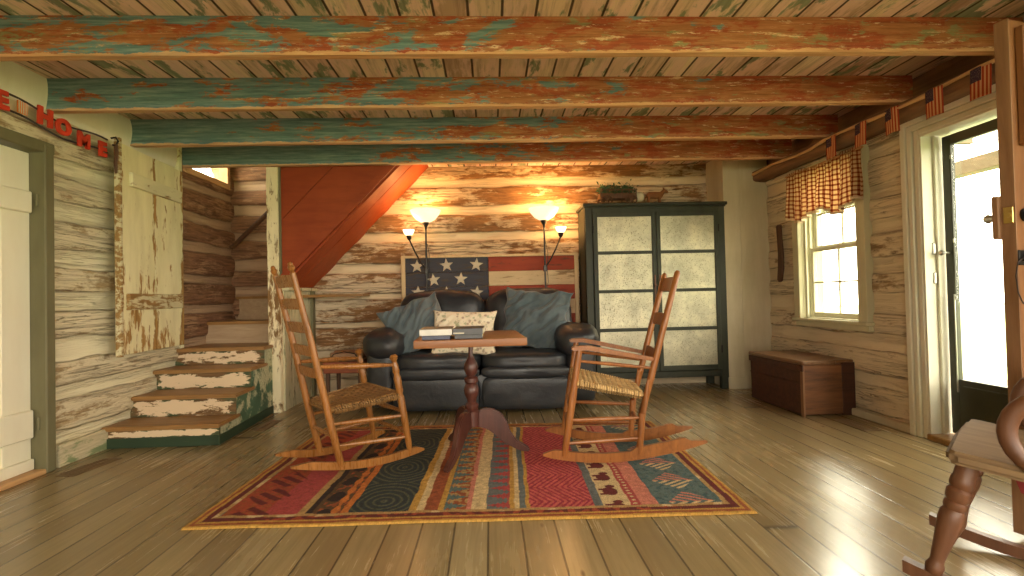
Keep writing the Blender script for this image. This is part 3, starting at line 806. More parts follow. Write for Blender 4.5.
# ================================================================== right window
f = NB()
y0, y1, z0, z1 = W1
box(f, XR - .055, XR + .02, y0 - .085, y0, z0 - .03, z1 + .08, .004); box(f, XR - .055, XR + .02, y1, y1 + .075, z0 - .03, z1 + .08, .004)
box(f, XR - .055, XR + .02, y0, y1, z1, z1 + .08, .004)
box(f, XR - .02, XR + .16, y0 - .045, y0 + .003, z0, z1, .001); box(f, XR - .02, XR + .16, y1 - .003, y1 + .045, z0, z1, .001); box(f, XR - .02, XR + .16, y0, y1, z1 - .003, z1 + .045, .001); box(f, XR - .02, XR + .16, y0, y1, z0 - .04, z0 + .003, .001)
wn = struct(obj('window_1', f, 'winpaint'), 'cream-framed sash window with red gingham valance in the right wall')
bm = NB(); box(bm, XR - .075, XR + .10, y0 - .10, y1 + .09, z0 - .032, z0 - .005, .006); box(bm, XR - .045, XR + .0, y0 - .085, y1 + .075, z0 - .075, z0 - .032, .004); obj('window_sill', bm, 'winpaint', wn)
def sash(x, za, zb, name):
    b = NB(); s = .042
    box(b, x, x + .035, y0, y0 + s, za, zb, .004); box(b, x, x + .035, y1 - s, y1, za, zb, .004)
    box(b, x, x + .035, y0 + s, y1 - s, za, za + s, .004); box(b, x, x + .035, y0 + s, y1 - s, zb - s * .8, zb, .004)
    ym = (y0 + y1) / 2; zm = (za + zb) / 2
    box(b, x + .010, x + .024, ym - .007, ym + .007, za + s, zb - s * .8); box(b, x + .010, x + .024, y0 + s, y1 - s, zm - .007, zm + .007)
    o = obj(name, b, 'sash', wn)
    g = NB(); box(g, x + .016, x + .019, y0 + s, y1 - s, za + s, zb - s * .8); obj('pane', g, 'glass', o, smooth=0)
sash(XR + .045, z0, 1.275, 'lower_sash'); sash(XR + .085, 1.25, z1, 'upper_sash')
for i, dx in enumerate((.0, .04)):
    bm = NB(); box(bm, XR + .0 + dx, XR + .013 + dx, y1 - .022, y1 - .001, z0 + .004, z1 - .004, .001); obj('stop_bead', bm, 'sash', wn)

# valance ------------------------------------------------------------
def cloth(name, P, nu, nv, th, mat, parent=None, uvs=None):
    """P(u,v)->Vector; thin solid cloth with uvg attribute"""
    bm = NB(); lay = bm.verts.layers.float_vector.new('uvg'); g = []
    for i in range(nu + 1):
        g.append([])
        for j in range(nv + 1):
            v = bm.verts.new(P(i / nu, j / nv)); v[lay] = Vector(uvs(i / nu, j / nv) if uvs else (i / nu, j / nv, 0)); g[i].append(v)
    for i in range(nu):
        for j in range(nv): bm.faces.new((g[i][j], g[i + 1][j], g[i + 1][j + 1], g[i][j + 1]))
    o = obj(name, bm, mat, parent, smooth=180)
    md = o.modifiers.new('s', 'SOLIDIFY'); md.thickness = th; md.offset = 0
    return o
vc = thing('valance', 'red and cream gingham valance hanging over the window', 'curtain', (0, 0, 0))
def PV(u, v):
    y = 3.265 + u * (4.09 - 3.265); top = 1.912 + .012 * math.sin(u * 9) - .012 * u * 0
    bot = 1.535 + .028 * math.sin(u * 13 + 1) + .022 * noise.noise(Vector((u * 5, 0, 0))) - (.02 if u > .8 else 0)
    z = top + (bot - top) * v
    fold = math.sin(u * 2 * PI * 9 + .8 * math.sin(u * 17)) * (.010 + .020 * v) + .010 * noise.noise(Vector((u * 12, v * 2, 0)))
    return Vector((2.575 + fold, y + .012 * math.cos(u * 2 * PI * 9) * v, z))
cloth('cloth', PV, 220, 24, .0015, 'gingham', vc, lambda u, v: (u * 1.25, v * .34, 0))
cloth('ruffle_hem', lambda u, v: PV(u, 1) + Vector((.006 * math.sin(u * 210), 0, .004 - .020 * v)), 420, 3, .0012, plain('hem_cream', (.78, .62, .42), .9), vc)
bm = NB(); tube(bm, [(2.575, 3.24, 1.90), (2.575, 4.12, 1.90)], .008, 10); obj('curtain_rod', bm, 'rod', vc)

# stick with the little flags ------------------------------------------
stick = [(2.505 + .008 * math.sin(i * 1.7), 1.2 + i * (4.52 - 1.2) / 20, 2.026 + .010 * math.sin(i * 1.1) + .008 * noise.noise(Vector((i * .7, 0, 0)))) for i in range(21)]
tag(obj('wooden_stick', tube(NB(), stick, [.011 + .003 * math.sin(i * 2.3) for i in range(21)], 10), 'rod'), 'long peeled crooked stick running along the plate log above the doorway', 'stick')
flags = [(3.43, 'small striped cloth flag hanging over the valance, fifth and smallest from the open wooden door'),
         (3.147, 'small striped cloth flag hanging just beside the window, fourth from the open wooden door'),
         (2.895, 'small striped cloth flag above the far edge of the doorway trim, middle of the five'),
         (2.606, 'small striped cloth flag hanging above the storm door, second from the open wooden door'),
         (2.342, 'small striped cloth flag hanging next to the open wooden door, largest in the row')]
for k, (y, lb) in enumerate(flags):
    def PF(u, v, y=y, k=k):
        return Vector((2.490 + .004 * math.sin(u * 5 + k), y + .052 - u * .104 + .006 * v * math.sin(k * 2), 2.030 - v * .155 + .004 * math.sin(u * 3)))
    tag(cloth('cloth_flag', PF, 12, 12, .0015, 'flagcloth', None, lambda u, v: (u, 1 - v, 0)), lb, 'flag', 'small flags on the stick')

# narrow dark wooden piece by the window
bm = NB()
pts = [(0, .26), (.025, .255), (.03, .15), (.042, 0), (.040, -.14), (.02, -.25), (-.005, -.262), (-.022, -.24), (-.012, -.14), (-.005, 0), (-.012, .15), (-.018, .25)]
prism(bm, [(-a * 1.35, b) for a, b in pts], -.012, .012, 'yz'); bmesh.ops.bevel(bm, geom=bm.edges[:], offset=.004, segments=1, affect='EDGES')
tag(obj('wooden_yoke', bm, 'darkwood', loc=(2.625, 4.33, 1.26)), 'long narrow curved dark wooden piece hanging on the log wall beside the window', 'wall hanging')

# ================================================================== right doorway: trim, storm door
f = NB(); y0, y1, z0, z1 = DR
for k, (a, b, dx) in enumerate(((0, .035, .036), (.035, .07, .050), (.07, .110, .060))):
    box(f, XR - dx, XR + .01, y1 + .0 + a, y1 + b, 0, z1 + b, .005); box(f, XR - dx, XR + .01, y0 - b, y0 - a, 0, z1 + b, .005)
    box(f, XR - dx, XR + .01, y0 - a, y1 + a, z1 + a, z1 + b, .005)
dt = struct(obj('trim_4', f, 'trimwhite'), 'white stepped moulding around the right doorway')
f = NB(); box(f, XR - .03, XR + .16, y1 - .012, y1 + .04, 0, z1, .002); box(f, XR - .03, XR + .16, y0 - .04, y0 + .012, 0, z1, .002); box(f, XR - .03, XR + .16, y0, y1, z1 - .012, z1 + .04, .002)
box(f, XR + .04, XR + .07, y1 - .03, y1 - .012, 0, z1, .002)
obj('jamb', f, 'trimwhite', dt)
f = NB(); box(f, XR - .05, XR + .17, y0, y1, 0, .035, .006); obj('threshold', f, 'tread', dt)
for z in (1.16, .98):
    f = NB(); box(f, XR + .02, XR + .05, y1 - .02, y1 - .008, z - .035, z + .035, .003); obj('strike_plate', f, 'steel', dt)
X = XR + .085
f = NB(); a, b = y0 + .02, y1 - .03; s = .055
box(f, X, X + .03, a, a + s, .045, 1.835, .003); box(f, X, X + .03, b - s, b, .045, 1.835, .003); box(f, X, X + .03, a + s, b - s, 1.775, 1.835, .003)
box(f, X, X + .03, a + s, b - s, .045, .375, .003); box(f, X - .006, X + .004, a + s + .03, b - s - .03, .10, .34, .003)
sdoor = struct(obj('door_2', f, 'darkgreen'), 'dark green storm door with one tall glass pane in the right doorway')
f = NB(); box(f, X + .013, X + .017, a + s, b - s, .375, 1.775); obj('pane', f, 'glass', sdoor, smooth=0)
f = NB(); tube(f, [(X, b - .028, 1.13), (X - .04, b - .028, 1.13)], .007, 8); tube(f, [(X - .04, b - .028, 1.13), (X - .055, b - .028, 1.13), (X - .065, b - .028, 1.13)], [.012, .018, .010], 12); obj('door_knob', f, 'steel', sdoor)
f = NB(); tube(f, [(X - .012, b - .06, .30), (X - .012, b - .06, .88)], .004, 8); obj('closer_rod', f, 'steel', sdoor)
for z in (1.20, .86, 1.70):
    f = NB(); box(f, X - .006, X, b - s - .012, b - s, z - .012, z + .012, .002); obj('clip', f, 'steel', sdoor)

# ================================================================== open wooden door at the right
od = thing('door_3', None, None, (2.66, 1.90, 0)); 
for kk in ('label', 'category'):
    del od[kk]
struct(od, 'brown board door with latch and bolt, swung open into the room')
dirv = Vector((1.912 - 2.66, 1.715 - 1.90)); od.rotation_euler = (0, 0, math.atan2(dirv.y, dirv.x))
Wd = dirv.length; Zt = 1.905     # local +x from hinge to free edge; camera-facing side is +y
for i in range(4):
    b = NB(); box(b, i * Wd / 4 + .001, (i + 1) * Wd / 4 - .001, -.022, .018, .02, Zt, .003); obj('plank', b, 'doorwood', od)
b = NB(); box(b, Wd - .0, Wd + .004, -.024, .020, .02, Zt, .001); obj('edge_face', b, 'doorbatten', od)
b = NB(); box(b, .0, Wd - .03, .018, .046, 1.44, Zt - .03, .004); obj('batten', b, 'doorwood', od)
b = NB(); box(b, .04, Wd - .02, .018, .046, .16, .30, .005); obj('batten', b, 'doorbatten', od)
lk = NB(); tube(lk, [(Wd - .045, .018, 1.185), (Wd - .045, .024, 1.185), (Wd - .045, .026, 1.185), (Wd - .045, .046, 1.185), (Wd - .045, .052, 1.185)], [.024, .024, .014, .022, .018], 18); obj('dead_bolt', lk, 'iron', od)
lk = NB(); box(lk, Wd + .002, Wd + .007, -.016, .014, 1.155, 1.215, .002); tube(lk, [(Wd + .006, 0, 1.185), (Wd + .012, 0, 1.185)], .009, 14); obj('bolt_plate', lk, 'brass', od)
lk = NB(); box(lk, Wd - .02, Wd + .018, -.045, -.022, 1.10, 1.26, .004); obj('outer_lock_block', lk, 'doorbatten', od)
lk = NB(); tube(lk, [(Wd + .0, -.045, 1.18), (Wd, -.065, 1.18), (Wd, -.075, 1.18)], [.010, .018, .012], 14); obj('outer_knob', lk, 'steel', od)
lk = NB(); box(lk, Wd - .05, Wd + .003, .018, .026, 1.00, 1.055, .003); tube(lk, [(Wd - .06, .032, 1.02), (Wd - .025, .045, 1.025), (Wd + .003, .036, 1.02)], .007, 8); tube(lk, [(Wd - .03, .03, 1.035), (Wd - .03, .06, 1.035)], .009, 10); obj('latch', lk, 'iron', od)
lk = NB(); tube(lk, [(Wd - .01, .035, 1.03), (Wd + .03, .035, 1.01), (Wd + .045, .035, .96), (Wd + .035, .035, .90), (Wd + .01, .035, .86)], .0022, 8); obj('cord', lk, 'string', od)

# ================================================================== cupboard (punched tin)
cb = thing('pie_safe', 'tall dark green cupboard with eight punched-tin door panels', 'cupboard', (.905, 4.575, 0), 0)
W, D_, H = 1.345, .36, 1.785
b = NB()
box(b, 0, W, .02, .03, .13, H - .03, 0); box(b, .0, .03, .02, D_, .13, H - .03, .003); box(b, W - .03, W, .02, D_, .13, H - .03, .003); box(b, 0, W, D_ - .02, D_, .13, H - .03)
box(b, 0, W, .02, D_, .12, .15, .002)
obj('body', b, 'cupboard', cb)
b = NB(); box(b, -.02, W + .02, -.025, D_ + .01, H - .03, H, .006); box(b, -.008, W + .008, -.008, .02, H - .045, H - .03, .004); obj('top', b, 'cupboard', cb)
for x in (0, W - .07):
    for y in (.0, D_ - .06):
        b = NB(); box(b, x, x + .07, y, y + .06, 0, (H - .03) if y < .1 else .2, .004); obj('leg', b, 'cupboard', cb)
b = NB(); box(b, .07, W - .07, .0, .03, .13, .185, .003); obj('rail', b, 'cupboard', cb)
b = NB(); box(b, .07, W - .07, .0, .03, H - .09, H - .03, .003); obj('rail', b, 'cupboard', cb)
zr = [.190, .238, .570, .602, .935, .965, 1.300, 1.330, 1.655, 1.695]
for k, (xa, xb) in enumerate(((.072, .672), (.676, W - .072))):
    b = NB(); s = .042 if k == 0 else .038
    box(b, xa, xa + s, -.014, .010, zr[0], zr[-1], .003); box(b, xb - s, xb, -.014, .010, zr[0], zr[-1], .003)
    for q in range(0, 10, 2): box(b, xa + s, xb - s, -.012, .009, zr[q], zr[q + 1], .002)
    dd = obj('door', b, 'cupboard', cb)
    for q in range(4):
        p = NB(); box(p, xa + s, xb - s, -.004, .004, zr[2 * q + 1], zr[2 * q + 2]); obj('tin_panel', p, 'tin', dd, smooth=0)
    kb = NB(); xk = xb - .022 if k == 0 else xa + .02
    box(kb, xk - .008, xk + .008, -.020, -.012, .86, 1.10, .003); tube(kb, [(xk, -.018, 1.0), (xk, -.035, 1.0), (xk, -.042, 1.0)], [.006, .013, .010], 12); obj('knob', kb, 'chair_c', dd)
    for z in (.35, 1.5):
        hb = NB(); xh = xa - .004 if k == 0 else xb - .004; box(hb, xh, xh + .012, -.018, -.010, z, z + .07, .001); obj('hinge', hb, 'iron', dd)

# things on the cupboard
wg = thing('toy_wagon', 'small dark wooden wagon heaped with green foliage on top of the cupboard', 'toy wagon', (1.26, 4.74, H)); wg.scale = (1.2, 1.2, 1.2)
b = NB(); box(b, -.15, .15, -.05, .05, .055, .10, .003)
for q in range(6): box(b, -.15 + q * .058, -.142 + q * .058, -.055, -.05, .05, .135, .001)
box(b, -.15, .15, -.056, -.050, .12, .13, .001); obj('body', b, 'darkwood', wg)
for x in (-.10, .10):
    for y in (-.062, .062):
        b = NB(); ring = [(x + .045 * math.cos(a * PI / 12), y, .045 + .040 * math.sin(a * PI / 12)) for a in range(25)]
        tube(b, ring, .006, 6, cap=False); tube(b, [(x, y - .008, .045), (x, y + .008, .045)], .012, 8)
        for a in range(4): tube(b, [(x - .04 * math.cos(a * PI / 4), y, .045 - .038 * math.sin(a * PI / 4)), (x + .04 * math.cos(a * PI / 4), y, .045 + .038 * math.sin(a * PI / 4))], .003, 5)
        obj('wheel', b, 'darkwood', wg)
b = NB(); rr = random.Random(3)
for q in range(420):
    p = Vector((rr.uniform(-.16, .15), rr.uniform(-.06, .06), .09 + abs(rr.gauss(.035, .025)))); d = Vector((rr.uniform(-1, 1), rr.uniform(-1, 1), rr.uniform(.1, 1))).normalized() * rr.uniform(.018, .04)
    s = d.cross(Vector((rr.random(), rr.random(), rr.random()))).normalized() * .006
    b.faces.new([b.verts.new(v) for v in (p, p + d * .5 + s, p + d, p + d * .5 - s)])
obj('foliage', b, 'green_leaf', wg)
b = NB(); soft(b, (.19, 0, .075), (.035, .03, .038), 2.5, 4); box(b, .155, .165, -.02, .02, .03, .12, .002); obj('front_lamp', b, 'white_small', wg)
# small animal figure: body, neck, legs as one skin
hs = NB()
tube(hs, [(-.075, 0, .085), (-.05, 0, .10), (0, 0, .098), (.05, 0, .10), (.075, 0, .085)], [.018, .034, .036, .034, .02], 12)
tube(hs, [(.055, 0, .10), (.085, 0, .13), (.10, 0, .145), (.125, 0, .130), (.135, 0, .122)], [.026, .020, .018, .013, .009], 10)
for x, y in ((-.055, -.018), (-.055, .018), (.05, -.018), (.05, .018)):
    tube(hs, [(x, y, .09), (x - .004, y, .05), (x + .002, y, .02), (x, y, 0)], [.015, .009, .007, .008], 8)
tube(hs, [(-.07, 0, .09), (-.092, 0, .075), (-.098, 0, .04)], [.008, .008, .003], 6)
for s in (-1, 1): tube(hs, [(.093, s * .01, .158), (.092, s * .012, .178)], [.006, .001], 5)
tag(obj('animal_figurine', hs, 'straw', loc=(1.625, 4.72, H)), 'small straw-brown horse figurine standing beside the wagon on the cupboard', 'figurine')

# ================================================================== trunk
tr = thing('trunk', 'old dark brown wooden trunk on the floor beneath the window', 'chest', (2.262, 3.49, 0), 0)
tr.rotation_euler = (0, 0, math.radians(3.0))
Lx, Ly, Hz = .405, .655, .375
b = NB(); box(b, .0, .018, .0, Ly, .012, Hz, .003); box(b, Lx - .018, Lx, 0, Ly, .012, Hz, .003); box(b, 0, Lx, Ly - .018, Ly, .012, Hz, .003); box(b, .01, Lx - .01, .01, Ly - .01, .012, .03)
b2 = b
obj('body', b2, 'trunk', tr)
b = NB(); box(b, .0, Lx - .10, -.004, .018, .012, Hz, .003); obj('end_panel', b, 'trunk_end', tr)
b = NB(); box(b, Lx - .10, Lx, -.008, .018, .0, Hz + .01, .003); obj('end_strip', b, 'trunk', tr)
b = NB(); box(b, -.012, Lx * .62, -.018, Ly + .01, Hz, Hz + .030, .006); box(b, Lx * .62, Lx, .004, Ly + .01, Hz, Hz + .028, .004); obj('lid', b, 'trunk_lid', tr)
b = NB(); box(b, -.012, .0, -.014, Ly + .008, Hz - .045, Hz - .0, .003); box(b, -.006, .0, .0, Ly, Hz - .14, Hz - .134, .0); obj('lid_rim', b, 'trunk', tr)
b = NB(); box(b, -.008, .006, -.012, .02, .0, Hz, .002); obj('corner_strip', b, 'doorbatten', tr)

# ================================================================== sofa
so = thing('sofa', 'dark leather two-seat sofa against the back log wall', 'sofa', (-.095, 3.93, 0), math.radians(-3.5))
b = NB(); box(b, -.72, .72, .06, .86, .03, .30, .02, seg=2); box(b, -.70, .70, .68, .84, .28, .80, .05, seg=2); obj('frame', b, 'leather', so)
for s in (-1, 1):
    b = NB(); soft(b, (s * .36, .33, .405), (.365, .36, .085), 4.2, 12, .010, 7, s + 2); obj('seat_cushion', b, 'leather', so)
    b = NB(); soft(b, (s * .36, .015, .325), (.355, .055, .055), 3.2, 10, .006, 9, s + 5); obj('seat_pad', b, 'leather', so)
    b = NB(); soft(b, (s * .36, .035, .16), (.350, .050, .135), 6, 10, .004, 7, s + 8); obj('footrest', b, 'leather', so)
    b = NB(); soft(b, (s * .395, .63, .69), (.405, .165, .310), 3.6, 14, .018, 5, s + 11, mtx=Matrix.Translation((0, .66, .45)) @ Matrix.Rotation(-.14, 4, 'X') @ Matrix.Translation((0, -.66, -.45)))
    obj('back_cushion', b, 'leather', so)
    b = NB(); soft(b, (s * .815, .33, .31), (.125, .33, .28), 5, 12, .006, 5, s + 14)
    obj('arm', b, 'leather', so)
    b = NB(); soft(b, (s * .790, .28, .555), (.192, .335, .140), 2.6, 14, .016, 6, s + 17); obj('arm_pad', b, 'leather', so)
    for y in (.12, .80):
        b = NB(); box(b, s * .68 - .03, s * .68 + .03, y - .03, y + .03, 0, .035, .004); obj('foot', b, 'darkwood', so)

def put_pillow(name, mat, w, h, t, loc, tiltback, roll, yaw, label, seed, wr=.008):
    b = NB(); pillow(b, w, h, t, wr, seed)
    o = obj(name, b, mat, smooth=180)
    o.matrix_world = Matrix.Translation(loc) @ Matrix.Rotation(yaw, 4, 'Z') @ Matrix.Rotation(-tiltback, 4, 'X') @ Matrix.Rotation(roll, 4, 'Y')
    return tag(o, label, 'pillow')
put_pillow('throw_pillow', 'blue', .54, .46, .15, (-.63, 4.20, .705), .42, math.radians(-21), math.radians(10), 'blue-grey throw pillow tilted on its corner at the left end of the sofa', 3, .026)
put_pillow('throw_pillow', 'blue', .59, .55, .17, (.385, 4.20, .725), .36, math.radians(6), math.radians(-8), 'large blue-grey throw pillow leaning at the right end of the sofa', 11, .030)
put_pillow('throw_pillow', 'floral', .54, .40, .13, (-.225, 4.08, .635), .42, math.radians(2), 0, 'small cream patterned throw pillow in the middle of the sofa', 6, .008)

# ================================================================== flag panel
fp = thing('flag_panel', 'framed board flag with cream stars and red stripes behind the sofa', 'wall art', (0, 4.885, 0))
X0, X1, ZA, ZT = -.835, .845, .42, 1.325
b = NB(); box(b, X0 - .04, X0, -.02, .02, ZA - .04, ZT + .025, .003); box(b, X1, X1 + .04, -.02, .02, ZA - .04, ZT + .025, .003); box(b, X0, X1, -.02, .02, ZT, ZT + .025, .003); box(b, X0, X1, -.02, .02, ZA - .04, ZA, .003)
obj('frame', b, 'flagframe', fp)
xc = -.015
for q in range(6):
    za = ZT - (q + 1) * .145; zb = ZT - q * .145
    xs0 = xc if q < 4 else X0
    b = NB(); box(b, xs0, X1, -.006, .012, za + .002, zb, .002); obj('stripe_board', b, 'stripe_red' if q % 2 == 0 else 'stripe_cream', fp)
for q in range(4):
    b = NB(); box(b, X0, xc - .003, -.008, .012, ZT - (q + 1) * .145 + .002, ZT - q * .145, .002); obj('canton_board', b, 'canton', fp)
def star(cx, cz, r, rot=0):
    b = NB(); pts = []
    for i in range(10):
        rr_ = r if i % 2 == 0 else r * .42; a = PI / 2 + i * PI / 5 + rot
        pts.append((cx + rr_ * math.cos(a), cz + rr_ * math.sin(a)))
    A = [b.verts.new((x, -.0085, z)) for x, z in pts]; B = [b.verts.new((cx + (x - cx) * .9, -.014, cz + (z - cz) * .9)) for x, z in pts]
    c = b.verts.new((cx, -.016, cz))
    for i in range(10):
        b.faces.new((A[i], A[(i + 1) % 10], B[(i + 1) % 10], B[i])); b.faces.new((B[i], B[(i + 1) % 10], c))
    bmesh.ops.recalc_face_normals(b, faces=b.faces[:])
    return obj('star', b, 'star', fp, smooth=20)
for cx, cz in ((-.72, 1.245), (-.43, 1.250), (-.135, 1.250), (-.56, 1.105), (-.29, 1.112), (-.715, .985), (-.43, .975), (-.135, .975)):
    star(cx, cz, .070, .12 * math.sin(cx * 9))

# ================================================================== floor lamps
def lamp(x, y, side, label):
    t = thing('floor_lamp', label, 'lamp', (x, y, 0), 0, 'lit floor lamps behind the sofa'); t.scale = (1, 1, .968)
    b = NB(); lathe(b, [(.0, 0), (.12, 0), (.12, .012), (.05, .022), (.015, .035), (.01, .05)], 24); obj('base', b, 'blackmetal', t)
    b = NB(); tube(b, [(0, 0, .03), (0, 0, 1.25), (-.045 * side if side < 0 else .005, 0, 1.69)] if False else [(0, 0, .03), (0, 0, 1.0), (side * -.0, 0, 1.70)], .0085, 10)
    lathe(b, [(.009, 1.64), (.014, 1.67), (.034, 1.708), (.036, 1.714), (.0, 1.714)], 18); obj('pole', b, 'blackmetal', t)
    # glass bowl
    b = NB(); lathe(b, [(.0, 1.715), (.050, 1.720), (.095, 1.748), (.132, 1.795), (.150, 1.835), (.146, 1.835), (.127, 1.797), (.090, 1.756), (.045, 1.730), (0, 1.728)], 32)
    sh = obj('bowl_shade', b, 'shade', t)
    b = NB(); soft(b, (0, 0, 1.785), (.022, .022, .028), 2, 4); obj('bulb', b, 'bulb', sh)
    # side arm
    sx = side * .155; b = NB()
    tube(b, [(0, 0, 1.235), (side * .05, -.01, 1.31), (side * .105, -.02, 1.42), (sx, -.03, 1.545)], .0075, 8)
    tube(b, [(sx, -.03, 1.535), (sx, -.03, 1.555), (sx * 1.02, -.03, 1.585)], [.008, .022, .026], 14); box(b, -.016, .016, -.016, .016, 1.20, 1.26, .004)
    obj('side_arm', b, 'blackmetal', t)
    b = NB(); lathe(b, [(.0, 1.58), (.026, 1.584), (.044, 1.606), (.056, 1.640), (.053, 1.640), (.040, 1.610), (.022, 1.592), (0, 1.590)], 24, (sx * 1.03, -.03, 0)); obj('side_shade', b, 'shade_small', t)
    b = NB(); tube(b, [(.012, .004, 1.02), (.03, .004, 1.10), (.02, .006, 1.25), (.032, .004, 1.38), (.01, .004, 1.50)], .0025, 6); obj('cord', b, 'blackmetal', t)
    for (lx, ly, lz, e, rad) in ((x, y, 1.815, 6.5 if side < 0 else 11, .05), (x + sx * 1.03, y - .03, 1.625, 2.5 if side < 0 else 5.5, .03)):
        l = bpy.data.lights.new('lamp_light', 'POINT'); l.energy = e; l.color = (1, .52, .17); l.shadow_soft_size = rad
        lo = bpy.data.objects.new('lamp_light', l); lo.location = (lx, ly, lz); C.objects.link(lo)
    return t
lamp(-.612, 4.76, -1, 'black floor lamp with white glass bowl behind the left end of the sofa')
lamp(.535, 4.74, 1, 'black floor lamp with white glass bowl between the sofa and the green cupboard')

# ================================================================== pedestal table and books
tb = thing('pedestal_table', 'square oak-topped table on a dark red turned pedestal in the middle of the rug', 'table', (-.125, 2.90, .012))
b = NB(); box(b, -.300, .300, -.300, .330, .652, .694, .006, seg=2)
bmesh.ops.rotate(b, verts=b.verts[:], cent=(0, 0, 0), matrix=Matrix.Rotation(math.radians(3), 3, 'Z')); obj('tabletop', b, 'tabletop', tb)
b = NB(); box(b, -.17, .17, -.03, .03, .632, .652, .005); obj('cleat', b, 'tabletop', tb)
b = NB(); lathe(b, [(.030, .16), (.044, .165), (.046, .25), (.034, .262), (.040, .272), (.040, .288), (.026, .305), (.028, .32), (.042, .350), (.045, .375), (.038, .398), (.030, .41), (.040, .420), (.041, .443), (.024, .455), (.033, .470), (.043, .500), (.036, .530), (.020, .558), (.014, .572), (.013, .64)], 28)
obj('pedestal', b, 'pedestal', tb)
def leg(ang_):
    # cabriole leg in a local vertical plane
    o = [(.03, .240), (.06, .262), (.115, .262), (.170, .235), (.205, .18), (.225, .12), (.262, .065), (.30, .045), (.335, .020), (.335, 0), (.295, .002), (.255, .018), (.215, .040), (.170, .070), (.130, .110), (.09, .140), (.06, .150), (.03, .160)]
    b = NB(); prism(b, o, -.017, .017, 'xz'); bmesh.ops.bevel(b, geom=b.edges[:], offset=.006, segments=2, affect='EDGES')
    bmesh.ops.rotate(b, verts=b.verts[:], cent=(0, 0, 0), matrix=Matrix.Rotation(ang_, 3, 'Z'))
    return obj('leg', b, 'pedestal', tb)
for a in (math.radians(2), math.radians(118), math.radians(247)): leg(a)
zt = .706
def book(name, w, d, h, loc, rz, cover, label, pages_end=1):
    t = thing(name, label, 'book', loc, rz, 'books on the pedestal table')
    b = NB(); box(b, -w / 2, w / 2, -d / 2, d / 2, 0, .003, .001); box(b, -w / 2, w / 2, -d / 2, d / 2, h - .003, h, .001); box(b, -w / 2, w / 2, -d / 2, -d / 2 + .003, 0, h, .001); obj('cover', b, cover, t)
    b = NB(); box(b, -w / 2 + .004, w / 2 - .004, -d / 2 + .003, d / 2 - .006, .003, h - .003); obj('pages', b, 'paper', t)
    return t
book('book', .150, .22, .022, (-.300, 2.745, zt), math.radians(2), 'booknavy', 'navy book lying under the pale book on the table')
book('book', .148, .20, .022, (-.120, 2.745, zt), math.radians(-2), 'bookdark', 'thin dark book at the bottom of the right-hand pile on the table')
t1 = book('book', .172, .23, .034, (-.298, 2.74, zt + .0225), math.radians(1), 'bookwhite', 'pale-spined book with tan cover on the left of the table')
b = NB(); box(b, -.086, .086, -.113, .115, .0342, .0355, .0003); obj('tan_cover', b, 'booktan', t1)
t2 = book('book', .160, .22, .034, (-.122, 2.74, zt + .0225), math.radians(-2), 'bookdark', 'thick dark grey book with cream page edges on the right of the pile')
b = NB(); box(b, -.078, -.02, -.1115, -.1100, .006, .013); obj('title_strip', b, 'white_small', t2)
b = NB(); box(b, .075, .081, -.10, .10, .003, .031); obj('page_edge', b, 'paper', t2)

